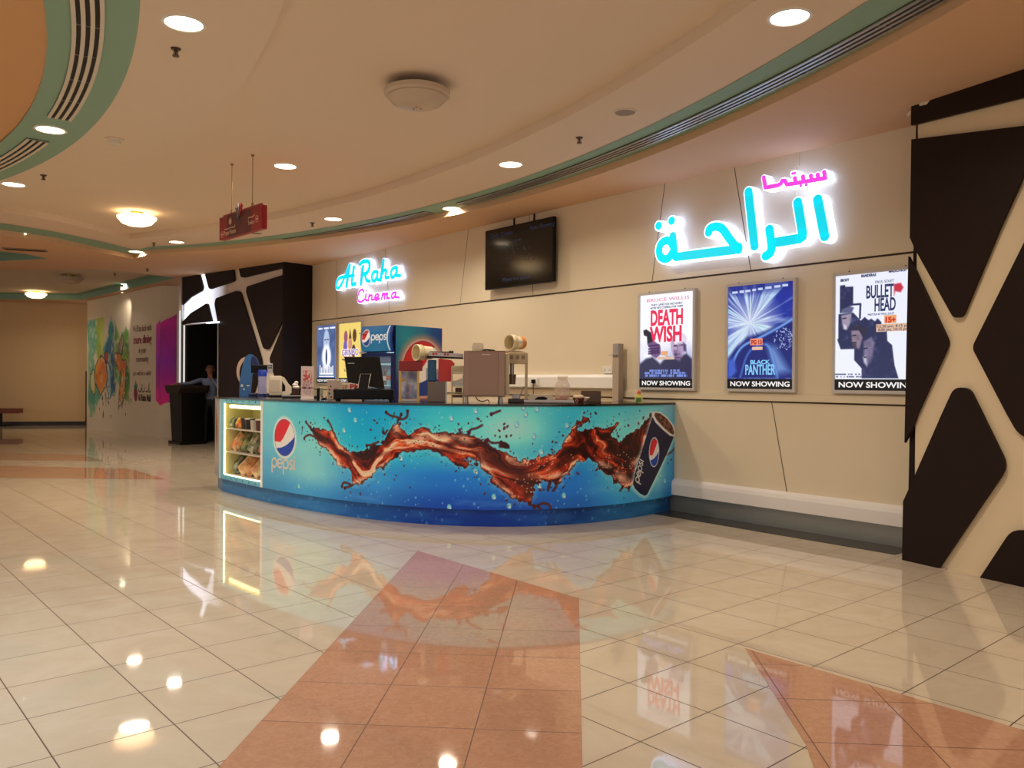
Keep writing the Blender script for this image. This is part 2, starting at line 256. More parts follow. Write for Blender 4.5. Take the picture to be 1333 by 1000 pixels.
# ---- floor
def floor_mat(name,base,grout,ang,ox,oy,t,gw,rough,mott,ms,dark):
    m=bpy.data.materials.new(name); m.use_nodes=True; nt=m.node_tree; N=nt.nodes; L=nt.links; b=N['Principled BSDF']
    g=N.new('ShaderNodeNewGeometry'); sub=N.new('ShaderNodeVectorMath'); sub.operation='SUBTRACT'; sub.inputs[1].default_value=(ox,oy,0); L.new(g.outputs['Position'],sub.inputs[0])
    ds=[];cells=[]
    for v in ((math.cos(ang),math.sin(ang),0),(-math.sin(ang),math.cos(ang),0)):
        dp=N.new('ShaderNodeVectorMath'); dp.operation='DOT_PRODUCT'; dp.inputs[1].default_value=tuple(k/t for k in v); L.new(sub.outputs['Vector'],dp.inputs[0])
        fr=N.new('ShaderNodeMath'); fr.operation='FRACT'; L.new(dp.outputs['Value'],fr.inputs[0])
        fl_=N.new('ShaderNodeMath'); fl_.operation='FLOOR'; L.new(dp.outputs['Value'],fl_.inputs[0]); cells.append(fl_)
        s5=N.new('ShaderNodeMath'); s5.operation='SUBTRACT'; s5.inputs[1].default_value=.5; L.new(fr.outputs[0],s5.inputs[0])
        ab=N.new('ShaderNodeMath'); ab.operation='ABSOLUTE'; L.new(s5.outputs[0],ab.inputs[0]); ds.append(ab)
    mx=N.new('ShaderNodeMath'); mx.operation='MAXIMUM'; L.new(ds[0].outputs[0],mx.inputs[0]); L.new(ds[1].outputs[0],mx.inputs[1])
    gt=N.new('ShaderNodeMath'); gt.operation='GREATER_THAN'; gt.inputs[1].default_value=.5-gw/2/t; L.new(mx.outputs[0],gt.inputs[0])
    cb=N.new('ShaderNodeCombineXYZ'); L.new(cells[0].outputs[0],cb.inputs[0]); L.new(cells[1].outputs[0],cb.inputs[1])
    wn=N.new('ShaderNodeTexWhiteNoise'); wn.noise_dimensions='3D'; L.new(cb.outputs[0],wn.inputs['Vector'])
    nz=N.new('ShaderNodeTexNoise'); nz.inputs['Scale'].default_value=ms; nz.inputs['Detail'].default_value=6; nz.inputs['Roughness'].default_value=.65; nz.inputs['Distortion'].default_value=1.2; L.new(g.outputs['Position'],nz.inputs['Vector'])
    cr=N.new('ShaderNodeValToRGB'); cr.color_ramp.elements[0].position=.35; cr.color_ramp.elements[1].position=.65
    cr.color_ramp.elements[0].color=lin(dark)+(1,); cr.color_ramp.elements[1].color=lin(base)+(1,); L.new(nz.outputs['Fac'],cr.inputs[0])
    mp=N.new('ShaderNodeMapRange'); mp.inputs['To Min'].default_value=1-mott; mp.inputs['To Max'].default_value=1+mott; L.new(wn.outputs['Value'],mp.inputs['Value'])
    sc=N.new('ShaderNodeVectorMath'); sc.operation='SCALE'; L.new(cr.outputs['Color'],sc.inputs[0]); L.new(mp.outputs['Result'],sc.inputs['Scale'])
    mix=N.new('ShaderNodeMix'); mix.data_type='RGBA'; L.new(gt.outputs[0],mix.inputs['Factor']); L.new(sc.outputs['Vector'],mix.inputs['A']); mix.inputs['B'].default_value=lin(grout)+(1,)
    L.new(mix.outputs['Result'],b.inputs['Base Color'])
    rm=N.new('ShaderNodeMapRange'); rm.inputs['To Min'].default_value=rough; rm.inputs['To Max'].default_value=.5; L.new(gt.outputs[0],rm.inputs['Value']); L.new(rm.outputs['Result'],b.inputs['Roughness'])
    b.inputs['IOR'].default_value=1.55; b.inputs['Specular IOR Level'].default_value=.5
    return m
T=.450
MF=floor_mat('cream_polished_porcelain_tile',(214,198,174),(80,56,38),.7155,.519,3.256,T,.0055,.035,.015,2.5,(206,188,162))
MP=floor_mat('terracotta_polished_tile',(200,152,122),(104,62,40),-.0753,-1.040,3.429,T,.0050,.04,.03,26,(188,138,108))
fl=region('floor',[(-27,-8),(9,-8),(9,27),(-27,27)],[],0,MF,up=True)
inl=[('floor_inlay',[(-.78,6.87),(.45,5.40),(.27,3.03),(.17,1.4),(-2.0,1.4),(-1.07,3.01)]),
     ('floor_inlay',[(1.26,4.41),(2.12,3.39),(3.6,1.7),(.85,1.7),(1.17,3.24)]),
     ('floor_inlay',[(-20,16.0),(-9.62,15.44),(-8.0,15.28),(-7.0,14.11),(-8.81,14.16),(-20,14.6)]),
     ('floor_inlay',[(-20,13.6),(-8.25,13.25),(-6.03,12.95),(-4.87,11.59),(-7.27,11.67),(-20,12.0)])]
for n,p in inl: region(n,p,[],.0012,MP,parent=fl,up=True)
# dark granite strip by the wall
mb=MB(); q=[W(-.6,-.02,0),W(-.6,.355,0),W(2.6,.355,0),W(2.6,-.02,0)]
mb.add([(x,y,.0008) for x,y,_ in q]+[(x,y,.004) for x,y,_ in q],[(4,5,6,7),(0,1,5,4),(1,2,6,5),(2,3,7,6)]); mb.build('floor_border',M_GRAN,fl)
# ---- ceiling
ZS,ZB,ZC=3.65,3.73,3.82
soff=arc((-11.16,1.32),14.22,-17.5,66,84)+[(-6.5,14.72),(-7.06,15.32),(-7.29,14.55),(-7.50,13.54),(-7.97,12.78),(-9.3,12.9),(-12,13.9),(-16,13.4),(-20,12),(-24,8),(-26,4),(-26,-2.96)]
rec1=[(-14.5,17.4),(-10.66,17.1),(-8.33,16.75),(-7.47,18.21),(-12.3,23.45),(-20,23.2),(-20,17.6)]
rec2=[(-12.2,14.35),(-9.04,14.5),(-8.77,14.84),(-8.71,15.39),(-9.82,15.74),(-12.6,15.6)]
ceil=region('ceiling',[(-27,-3.4),(9,-3.4),(9,27),(-27,27)],[soff,rec1,rec2],ZS,M_SOFF)
RC=(-13.49,-.24)
cen=arc((-13.19,-.27),15.55,-9.3,58.5,66)+[(-6.35,13.63),(-6.70,12.10),(-7.11,11.40)]+arc(RC,13.18,60,-11,60)
disc=arc(RC,11.85,-10,190,96)
region('ceiling_border',soff,[cen,disc],ZB,M_CEIL,parent=ceil)
region('ceiling_panel',cen,[],ZC,M_CEIL,parent=ceil)
mb=MB(); mb.lathe([(11.93,ZB+.001),(11.85,ZB+.012),(11.75,3.86),(11.2,4.05),(10,4.3),(8,4.6),(5,4.85),(0,5.0)],c=(RC[0],RC[1],0),n=96); mb.build('dome',M_ORANGE,ceil,smooth=True)
mb=MB(); riser(mb,cen,ZB,ZC,mi=2); riser(mb,soff,ZS,ZB,mi=0); riser(mb,rec1,ZS,3.8,mi=3); riser(mb,rec2,ZS,3.8,mi=3)
mb.build('ceiling_edge',[M_SOFF,M_ORANGE,M_CEIL,M_GREEN],ceil)
r1=[(x*.94-.6,y*.94+1.22) for x,y in rec1]
region('recess_ceiling',rec1,[],3.8,M_CEIL,parent=ceil); region('recess_ceiling',rec2,[],3.8,M_GREEN,parent=ceil)
gb=MB()
def strip(mb,inner,outer,z): 
    n=len(inner); mb.add([(x,y,z) for x,y in inner]+[(x,y,z) for x,y in outer],[(i,i+1,i+1+n,i+n) for i in range(n-1)])
g_in=arc((-11.69,1.21),14.31,-16.5,64.5,90)+[(-6.3,14.35),(-6.77,14.73),(-6.95,13.81),(-7.2,13.0),(-7.64,12.25),(-9.2,12.35),(-12,13.3)]
g_out=arc((-11.16,1.32),14.22,-17,66,90)+[(-6.5,14.72),(-7.06,15.32),(-7.29,14.55),(-7.50,13.54),(-7.97,12.78),(-9.3,12.9),(-12,13.9)]
strip(gb,g_in,g_out,ZB-.004); strip(gb,arc(RC,11.85,-9,75,90),arc(RC,12.38,-9,75,90),ZB-.004)
strip(gb,[(-10.8,17.25),(-8.4,16.95),(-7.75,18.18),(-12.28,23.15),(-20,22.9)],[(-10.66,17.1),(-8.33,16.75),(-7.47,18.21),(-12.3,23.45),(-20,23.2)],3.796)
gb.build('green_border',M_GREEN,ceil)
# linear slot diffusers
def slot_diffuser(c,r,a0,a1,w,z,label,lit=False):
    n=max(8,int(abs(a1-a0)*1.2)); am=math.radians((a0+a1)/2); base=(c[0]+r*math.cos(am),c[1]+r*math.sin(am),z)
    t=empty('slot_diffuser',base,0,label,'air vent','curved linear ceiling vents')
    def ring(r0,r1,z0,z1,name,m,par):
        mb=MB(); I=arc(c,r0,a0,a1,n); O=arc(c,r1,a0,a1,n); k=len(I)
        v=[(x-base[0],y-base[1],zz-base[2]) for zz in (z0,z1) for L in (I,O) for x,y in L]
        f=[]
        for i in range(k-1): f+=[(i,i+1,i+1+k,i+k),(2*k+i,3*k+i,3*k+i+1,2*k+i+1),(i,2*k+i,2*k+i+1,i+1),(k+i,k+i+1,3*k+i+1,3*k+i)]
        f+=[(0,k,3*k,2*k),(k-1,3*k-1,4*k-1,2*k-1)]
        mb.add(v,f); return mb.build(name,m,par)
    ring(r-w/2,r+w/2,z-.008,z-.001,'vent_back',M_DARK,t)
    nb=4; bw=w*.14; gap=(w-nb*bw)/(nb-1)
    for i in range(nb):
        rr=r-w/2+i*(bw+gap); ring(rr,rr+bw,z-.018,z-.006,'vent_blade',M_ALU if lit else M_OFFW,t)
    k=max(3,int(abs(a1-a0)/2.6))
    for i in range(k+1):
        a=math.radians(a0+(a1-a0)*i/k); u=Vector((math.cos(a),math.sin(a),0)); v=Vector((-u.y,u.x,0))*.002; p=Vector((c[0],c[1],z))-Vector(base)
        P=[p+u*(r-w/2)-v,p+u*(r+w/2)-v,p+u*(r+w/2)+v,p+u*(r-w/2)+v]
        mb=MB(); mb.add([(q.x,q.y,-.015) for q in P]+[(q.x,q.y,-.006) for q in P],[(0,1,2,3),(0,4,5,1),(2,6,7,3),(1,5,6,2),(3,7,4,0)])
        mb.build('vent_divider',M_ALU,t)
    return t
DC=(-13.62,-.11); DR=16.87
aseg=lambda x,y:math.degrees(math.atan2(y-DC[1],x-DC[0]))
slot_diffuser(DC,DR,-8,aseg(-.72,10.71)-.1,.17,ZB-.004,'long curved slot vent in green band above the right wall signs',True)
slot_diffuser(DC,DR-.01,aseg(-1.05,11.25)+.2,aseg(-5.2,14.35),.17,ZB-.004,'curved slot vent in green band above the left neon sign',True)
slot_diffuser(RC,12.09,-5,38.4,.19,ZB-.004,'curved slot vent in the green ring, nearer camera than its round lamp')
slot_diffuser(RC,12.09,42.6,72,.19,ZB-.004,'curved slot vent in the green ring, beyond its round lamp')
# ---- walls
def wall_slab(name,s0,s1,z0,z1,d0=0,d1=-.2,m=M_CREAM,kind='structure',parent=None):
    mb=MB(); mb.prism([(s0,z0),(s1,z0),(s1,z1),(s0,z1)],lambda x,y,d:W(x,d,y),d1,d0); return mb.build(name,m,parent,kind=kind if not parent else None)
wr=wall_slab('wall_right',-9.1,4.2,0,3.75)
# thin panel joints
mb=MB()
for (a,za,b,zb) in [(-.196,3.65,-.375,2.56),(.726,3.65,.936,2.56),(-3.909,3.65,-4.106,2.56),(-2.534,3.65,-2.444,2.56),(-8.044,3.65,-8.0,2.56),(-6.28,3.65,-6.133,2.56),(1.188,1.236,1.365,.36),(-5.2,1.236,-5.1,.36)]:
    w=.004; mb.add([W(a-w,.0015,za),W(a+w,.0015,za),W(b+w,.0015,zb),W(b-w,.0015,zb)],[(0,1,2,3)])
for z,w in ((2.56,.009),(1.236,.007)):
    mb.add([W(-9.1,.002,z-w),W(4.2,.002,z-w),W(4.2,.002,z+w),W(-9.1,.002,z+w)],[(0,1,2,3)])
mb.build('panel_joint',mat('joint_shadow_gap',(58,42,30),.8),wr)
mb=MB(); mb.prism([(-9.1,1.245),(4.2,1.245),(4.2,1.315),(-9.1,1.315)],lambda x,y,d:W(x,d,y),.0,.022); mb.build('trim_1',M_CREAM,None,kind='structure')
b=MB(); b.prism([(0,.185),(.055,.185),(.055,.30),(.045,.335),(0,.362)],lambda x,y,d:W(d,x+.0,y),-.5,2.62); bs=b.build('baseboard_right',mat('white_dado_trunking',(238,232,226),.4),None,kind='structure')
b=MB(); b.prism([(0,0),(.018,0),(.018,.185),(0,.185)],lambda x,y,d:W(d,x,y),-.5,2.62); b.build('kick_plate',mat('grey_metal_kickplate',(150,150,142),.3,metal=.5),bs)
# far wall (beige) with dark skirting
def vwall(name,p,q,z0,z1,th,m,kind='structure',parent=None):
    p=Vector(p);q=Vector(q);n=Vector((-(q-p).y,(q-p).x)).normalized()*th
    mb=MB(); P=[p,q,q+n,p+n]; mb.add([(a.x,a.y,z0) for a in P]+[(a.x,a.y,z1) for a in P],[(0,3,2,1),(4,5,6,7),(0,1,5,4),(1,2,6,5),(2,3,7,6),(3,0,4,7)])
    return mb.build(name,m,parent,kind=kind if not parent else None)
wf=vwall('wall_far',(-27,21.6),(-12.2,24.95),0,4.0,.2,mat('beige_far_wall',(226,192,146),.7,noise=.03))
vwall('baseboard_far',(-27,21.57),(-12.7,24.81),0,.11,.03,mat('dark_skirting',(40,28,22),.4),None)
# small doorway jamb beside the far wall
vwall('door_frame',(-12.72,24.5),(-12.45,24.2),0,1.62,.06,mat('red_brown_wood',(84,40,24),.45),wf)
# ---- right feature wall: cream board behind rounded dark panels
R0=Vector((3.16129411,6.64492022)); AR=math.atan2(-.89141381,.45319027); ER=Vector((.45319027,-.89141381))
def RW(s,d,z): return (R0.x+ER.x*s+ER.y*d,R0.y+ER.y*s-ER.x*d,z)
fr=empty('feature_wall',RW(0,0,0),AR,'cream feature wall with rounded dark brown panels at the right','feature wall','brown and cream feature walls')
lf=lambda x,y,d:(x,-d,y)
mb=MB(); mb.prism([(.012,0),(6.0,0),(6.0,3.66),(.062,3.66)],lf,-.5,-.05); mb.build('core',M_BROWN2,fr)
mb=MB(); mb.box(.085,5.99,.04,.0495,0,3.66); mb.build('cream_board',mat('cream_board',(224,204,170),.55,noise=.02,nscale=3),fr)
def rnd(pts,r,skip=()):
    out=[]; n=len(pts)
    for i in range(n):
        p=np.array(pts[i],float);a=np.array(pts[i-1],float)-p;b=np.array(pts[(i+1)%n],float)-p;la,lb=np.linalg.norm(a),np.linalg.norm(b)
        if i in skip or la<1e-6 or lb<1e-6: out.append(tuple(p)); continue
        k=min(r,la*.45,lb*.45); a=p+a/la*k;b=p+b/lb*k
        for t in (0,.25,.5,.75,1): out.append(tuple((1-t)**2*a+2*t*(1-t)*p+t*t*b))
    return out
RPN=[[(.052,3.66),(3.2,3.66),(3.2,3.33),(.052,3.499),(.050,3.50)],
     rnd([(0.055,3.385),(.953,3.25),(1.20,3.23),(.956,2.914),(.774,2.541),(.50,1.93),(.43,1.93),(.095,2.503),(.049,2.60)],.09,(0,1,2,3,4,7,8)),
     rnd([(.037,2.45),(.096,2.341),(.385,1.765),(.385,1.72),(.124,1.18),(.079,1.061),(.017,.95)],.09,(0,1,4,5,6)),
     rnd([(.075,.613),(.009,.476),(.004,.0),(.325,0),(.855,.84),(.56,1.40),(.44,1.40),(.339,1.189)],.09,(0,1,2,3,7)),
     rnd([(.592,1.72),(.96,2.427),(1.3,2.98),(1.72,2.3),(1.45,1.5),(1.1,1.03),(.94,1.06),(.85,1.209),(.592,1.68)],.08,(1,7)),
     rnd([(.66,0),(.895,.40),(1.35,.40),(1.7,0)],.08,(0,3)),
     rnd([(1.45,3.2),(3.2,3.1),(3.2,1.9),(2.6,1.7),(2.2,2.1)],.09),rnd([(1.9,0),(1.55,.45),(1.7,1.2),(2.2,1.75),(3.1,.6),(3.1,0)],.09)]
for p in RPN: 
    mb=MB(); mb.prism(p,lf,-.028,.0); mb.build('brown_panel',M_BROWN,fr)
mb=MB(); mb.prism([(.012,3.6),(.05,3.62),(.045,3.58),(.02,3.575)],lf,.0,.002); mb.prism([(.12,3.655),(.23,3.66),(.19,3.625),(.13,3.63)],lf,.0,.002); mb.build('chipped_edge',M_OFFW,fr)
# ---- left feature wall
L1=Vector((-7.26216608,18.06049385)); AL=math.radians(-40.1848); EL=Vector((math.cos(AL),math.sin(AL)))
def LW(s,d,z): return (L1.x+EL.x*s+EL.y*d,L1.y+EL.y*s-EL.x*d,z)
fw=empty('feature_wall',LW(0,0,0),AL,'brown entrance wall with white branching strips, partly lit, behind the podium','feature wall','brown and cream feature walls')
D0,D1,DZ=.04,1.533,2.6
mb=MB()
mb.box(0,3.835,.05,.12,DZ,3.9); mb.box(D1,3.835,.05,.12,0,DZ); mb.build('backing_board',mat('white_branch_board',(226,214,200),.5),fw)
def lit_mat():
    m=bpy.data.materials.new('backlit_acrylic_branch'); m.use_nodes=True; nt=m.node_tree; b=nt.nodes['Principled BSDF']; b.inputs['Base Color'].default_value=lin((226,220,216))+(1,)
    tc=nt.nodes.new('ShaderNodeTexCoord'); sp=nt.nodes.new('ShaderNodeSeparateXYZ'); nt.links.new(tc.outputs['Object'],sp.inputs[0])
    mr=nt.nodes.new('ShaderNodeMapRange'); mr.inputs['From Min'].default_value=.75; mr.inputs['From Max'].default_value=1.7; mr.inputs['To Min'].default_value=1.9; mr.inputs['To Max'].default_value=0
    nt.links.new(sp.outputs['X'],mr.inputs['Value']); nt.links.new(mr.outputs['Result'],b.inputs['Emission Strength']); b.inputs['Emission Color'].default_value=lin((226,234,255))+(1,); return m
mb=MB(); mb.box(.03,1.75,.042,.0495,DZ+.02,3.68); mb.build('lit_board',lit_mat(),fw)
LPN=[rnd([(-.0,3.72),(.715,3.72),(.887,3.37),(.842,3.295),(.367,3.186),(.0,3.025)],.09,(0,1,4,5)),
 rnd([(.913,3.72),(2.049,3.72),(2.106,3.42),(2.018,3.40),(1.2,3.31),(1.111,3.33)],.07,(0,1,4)),
 rnd([(2.234,3.72),(3.835,3.70),(3.835,3.537),(2.458,3.459),(2.34,3.47)],.06,(0,1,2,3)),
 rnd([(2.55,3.27),(3.835,3.414),(3.835,2.6),(3.373,2.062),(3.30,2.0),(3.15,2.02),(2.528,3.167)],.09,(1,2,3,6)),
 rnd([(1.384,3.106),(2.157,3.209),(2.31,3.19),(2.396,3.027),(3.061,1.834),(3.094,1.69),(2.81,1.145),(2.3,0),(D1,0),(D1,2.42),(1.34,2.99)],.09,(1,3,4,5,6,7,8,9)),
 rnd([(.0,2.66),(.371,2.846),(1.02,3.02),(1.08,3.0),(1.25,2.631),(.137,2.616),(.0,2.60)],.07,(0,1,4,5,6)),
 rnd([(3.835,2.50),(3.436,1.936),(3.36,1.82),(3.408,1.688),(3.719,1.159),(3.835,0),(3.835,0)],.05,(0,1,3,4,5,6))]
for p in LPN:
    mb=MB(); mb.prism(p,lf,-.035,.0); mb.build('brown_panel',M_BROWN,fw)
mb=MB(); mb.box(3.78,3.835,.0,.66,0,3.72); mb.box(3.835,3.85,-.002,.66,0,3.72); mb.build('return_panel',M_BROWN2,fw)
mb=MB(); mb.box(1.10,1.56,-.045,-.005,2.585,2.615); mb.build('door_head_light',mat('cool_led_strip',(235,240,255),.4,emit=(225,234,255),estr=2.5),fw)
mb=MB(); mb.box(D1-.03,D1,-.02,.12,0,DZ); mb.box(0,.03,-.02,.02,0,3.7); mb.build('metal_jamb',M_ALU,fw)
# dark corridor behind the doorway
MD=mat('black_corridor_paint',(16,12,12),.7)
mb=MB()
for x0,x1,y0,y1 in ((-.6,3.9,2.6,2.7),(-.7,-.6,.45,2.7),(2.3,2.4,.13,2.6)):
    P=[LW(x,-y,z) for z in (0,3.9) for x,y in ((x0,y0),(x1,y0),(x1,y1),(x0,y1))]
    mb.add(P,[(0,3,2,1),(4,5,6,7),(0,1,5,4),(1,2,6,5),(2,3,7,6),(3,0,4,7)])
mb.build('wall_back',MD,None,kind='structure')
# ============================================================ HOARDING
H0=Vector((-12.30932705,23.80472012)); H1=Vector((-8.43920803,19.70780199)); H2=Vector((-8.04,19.74))
ho=empty('hoarding',(H1.x,H1.y,0),0,'white mall hoarding with watercolour food mural, grey lettering and magenta paint swash','hoarding')
def HP(p,q,s,d,z):
    e=(q-p).normalized(); return (p.x+e.x*s+e.y*d-H1.x,p.y+e.y*s-e.x*d-H1.y,z)
LH=(H1-H0).length; LH2=(H2-H1).length
for nm,p,q,L in (('front_board',H0,H1,LH),('side_board',H1,H2,LH2)):
    mb=MB(); mb.prism([(0,0),(L,0),(L,3.66),(0,3.66)],lambda x,y,d:HP(p,q,x,d,y),-.12,0); mb.build(nm,mat('white_hoarding_board',(232,218,196),.45),ho)
x=np.linspace(0,4.0,200); y=np.linspace(.3,3.1,170); X,Y=np.meshgrid(x,y)
p=Paint(X,Y,(232,218,196)); n1=fbm(X*2.2,Y*2.2,3); p.X=X+ (fbm(X*4,Y*4,9)-.5)*.25; p.Y=Y+(fbm(X*4,Y*4,11)-.5)*.3
wf_=np.clip((fbm(X*6,Y*5,19)-.56)*5,0,1)[...,None]*.75
def wash(k,c,c2,a=.95,soft=.15):
    m=np.clip(.5+(p.inside(MUR[k]).astype(float)*2-1)*p.dist(MUR[k],True)/soft,0,1)[...,None]*a
    q1=np.clip((n1-.5)*2.6+.5,0,1)[...,None]; col=np.array(c)*(1-q1)+np.array(c2)*q1; col=col*(1-wf_)+np.array((232,220,200))*wf_; p.C=p.C*(1-m)+col*m
wash('green',(150,190,60),(210,220,120)); wash('teal',(70,160,140),(150,200,150)); wash('blue',(10,90,140),(40,160,170)); wash('green2',(70,150,90),(160,190,60))
wash('orange',(240,160,60),(225,110,50),soft=.1); wash('o2',(240,170,90),(210,100,60),soft=.1); wash('blue2',(130,170,200),(190,210,220)); wash('yel',(240,200,90),(230,220,160)); wash('red',(190,60,40),(200,80,50),soft=.08); wash('face',(210,190,170),(120,110,110),soft=.08)
for k in ('orange','o2','blue2','yel','face','red'):
    q=smooth_line(MUR[k]+[MUR[k][0]],4); p.stroke(q,.02,(60,40,60),.03,.8)
for i in range(26):
    cx,cy=rng.choice([.95,1.1,1.9,2.5,2.9,3.2])+rng.uniform(-.2,.2),rng.uniform(1.0,2.2); a0=rng.rand()*6; r_=rng.uniform(.06,.2)
    p.stroke(smooth_line([(cx+r_*math.cos(a0+k),cy+1.3*r_*math.sin(a0+k)) for k in np.linspace(0,rng.uniform(1.5,4),5)],4),.010,(58,42,52),.02,.75)
for i in range(14):
    cx,cy=rng.uniform(1.2,3.3),rng.uniform(.75,1.2); p.stroke([(cx,cy),(cx+rng.uniform(-.05,.05),cy-rng.uniform(.05,.3))],.012,(80,60,70),.02,.5)
for i in range(16): p.ell(rng.uniform(1,3.7),rng.uniform(.35,1.0),.03,.06,(90,80,60))
grid_obj('mural_print',X,Y,p.C,lambda a,b:np.array([HP(H0,H1,0,.004,0)]).T*[[1],[1],[0]]+np.array([[(H1-H0).normalized().x],[(H1-H0).normalized().y],[0]])*a+np.array([[0],[0],[1]])*b,M_PAINT,ho)
def htext(s,s0,z,size,m,bold=0,w=None,font=0):
    return textmesh(s,'lettering',m,ho,None,size,fn=lambda x,y,zz:HP(H0,H1,s0+x,.005+zz,z+y),bold=bold,depth=.004,width=w,align='LEFT')
MG=mat('mauve_grey_lettering',(150,112,112),.5); MR=mat('maroon_lettering',(140,40,70),.5); MDK=mat('charcoal_lettering',(70,50,50),.5)
htext("We'll be back with",3.78,2.60,.24,MG,w=1.28); htext("more dining",3.82,2.30,.30,MR,.006,w=1.25); htext("in your",4.2,2.06,.22,MG,w=.5); htext("community",4.02,1.84,.22,MG,w=.85)
htext("just wait for a while!",3.80,1.50,.17,MG,w=1.25); htext("Al Raha Mall",4.18,.86,.24,MDK,.006,w=.86)
mb=MB()
for st,w in (([(4.2,1.16),(4.22,1.1),(4.35,1.1),(4.4,1.18)],.016),([(4.45,1.28),(4.45,1.1),(4.6,1.1),(4.62,1.2)],.016),([(4.68,1.1),(4.85,1.1),(4.88,1.17)],.016),([(4.93,1.3),(4.93,1.1),(5.04,1.1)],.016)):
    st=smooth_line(st,4)
    for a,b in zip(st[:-1],st[1:]):
        d=np.array(b)-np.array(a); nn=np.array([-d[1],d[0]])/(np.hypot(*d)+1e-9)*w
        mb.add([HP(H0,H1,*v) for v in [(a[0]-nn[0],.006,a[1]-nn[1]),(b[0]-nn[0],.006,b[1]-nn[1]),(b[0]+nn[0],.006,b[1]+nn[1]),(a[0]+nn[0],.006,a[1]+nn[1])]],[(0,1,2,3)])
mb.build('arabic_lettering',MDK,ho)
mb=MB()
def hpoly(pts,mi,d=.006): mb.prism(pts,lambda x,y,dd:HP(H0,H1,x,dd,y),0,d,mi)
hpoly([(3.86,1.0),(3.93,.87),(4.0,.83),(4.07,.87),(4.12,1.0),(4.08,1.15),(4.0,1.2),(3.9,1.15)],0); hpoly([(3.9,1.15),(3.86,1.3),(3.95,1.22),(4.0,1.38),(4.05,1.22),(4.13,1.3),(4.08,1.15)],1)
mb.build('emblem',[MR,mat('teal_emblem',(60,120,120),.5)],ho)
# magenta swash wraps the corner
def swash(a0,a1,P,Q,nm,edge):
    xs=np.linspace(a0,a1,40); ys=np.linspace(.6,3.05,90); X,Y=np.meshgrid(xs,ys)
    t=np.clip((Y-.75)/2.1,0,1); C=np.zeros(X.shape+(3,)); top=np.array((236,40,196)); mid=np.array((176,44,216)); low=np.array((244,34,146))
    k=np.clip(1-np.abs(t-.5)*2,0,1)[...,None]; C=mid*k+(1-k)*np.where(t[...,None]>.5,top,low); C=C*(.85+.3*fbm(X*3,Y*2,4)[...,None])
    zt=edge[0]+.05*np.sin(X*9); zb=edge[1]+.04*np.sin(X*11)
    grid_obj(nm,X,Y,C,lambda a,b:np.array([[HP(P,Q,0,.006,0)[0]],[HP(P,Q,0,.006,0)[1]],[0]])+np.array([[(Q-P).normalized().x],[(Q-P).normalized().y],[0]])*a+np.array([[0],[0],[1]])*b,M_PAINT,ho,keep=lambda x,y:(y<np.interp(x,[a0,a1],[edge[0],edge[1]])+.015*np.sin(x*17))&(y>np.interp(x,[a0,a1],[edge[2],edge[3]])+.015*np.sin(x*14)))
swash(LH-.26,LH-.001,H0,H1,'magenta_swash',(2.72,2.8,.86,.76)); swash(.001,LH2-.02,H1,H2,'magenta_swash',(2.74,2.97,.76,.9))
# far corridor bench
bn=empty('bench',(-15.25,23.76,0),math.radians(12.7),'low brown wooden bench by the beige far wall','bench')
mb=MB(); mb.rbox(-2.2,.95,-.2,.2,.38,.52,.01); mb.build('seat',mat('bench_wood',(120,52,32),.4,noise=.2,nscale=8),bn)
for x_ in (-1.6,.42):
    mb=MB(); mb.box(x_-.03,x_+.03,-.06,.06,.03,.38); mb.box(x_-.12,x_+.12,-.18,.18,0,.03); mb.build('leg',M_DARK,bn)
# podium
po=empty('podium',(-7.12,18.02,0),math.radians(-48),'black podium with wide top standing at the entrance doorway','podium')
MPB=mat('black_podium_laminate',(10,8,8),.4,spec=.2)
mb=MB(); mb.box(-.36,.36,-.26,.26,.06,1.16,taper=.84); mb.build('body',MPB,po)
mb=MB(); mb.rbox(-.36,.36,-.28,.28,0,.06,.01); mb.build('base',MPB,po)
mb=MB(); mb.prism([(-.34,1.1),(.34,1.1),(.46,1.22),(.46,1.28),(-.46,1.28),(-.46,1.22)],lambda x,y,d:(x,d,y),-.32,.32); mb.build('top',mat('grey_brown_podium_top',(40,31,27),.45,spec=.2),po)
# ============================================================ NEON SIGNS on the wall
def ribbon(mb,pts,w,d0,d1,o,mi=0,n=14):
    P=[np.array(p,float) for p in pts]
    for a,b in zip(P[:-1],P[1:]):
        dd=b-a; L=np.hypot(*dd)
        if L<1e-6: continue
        nn=np.array([-dd[1],dd[0]])/L*w
        mb.prism([tuple(a-nn),tuple(b-nn),tuple(b+nn),tuple(a+nn)],lambda x,y,d:(x-o[0],-d,y-o[1]),d0,d1,mi)
    for p in P:
        mb.prism([(p[0]+w*math.cos(2*PI*i/n),p[1]+w*math.sin(2*PI*i/n)) for i in range(n)],lambda x,y,d:(x-o[0],-d,y-o[1]),d0,d1,mi)
def emis(name,c,s,base=(255,255,255)): return mat(name,base,.4,emit=c,estr=s)
MWG=emis('white_sign_glow',(178,200,255),1.55); MCY=emis('cyan_sign_face',(0,208,226),1.0,(0,150,180)); MPK=emis('pink_sign_face',(222,70,205),.95,(200,60,180))
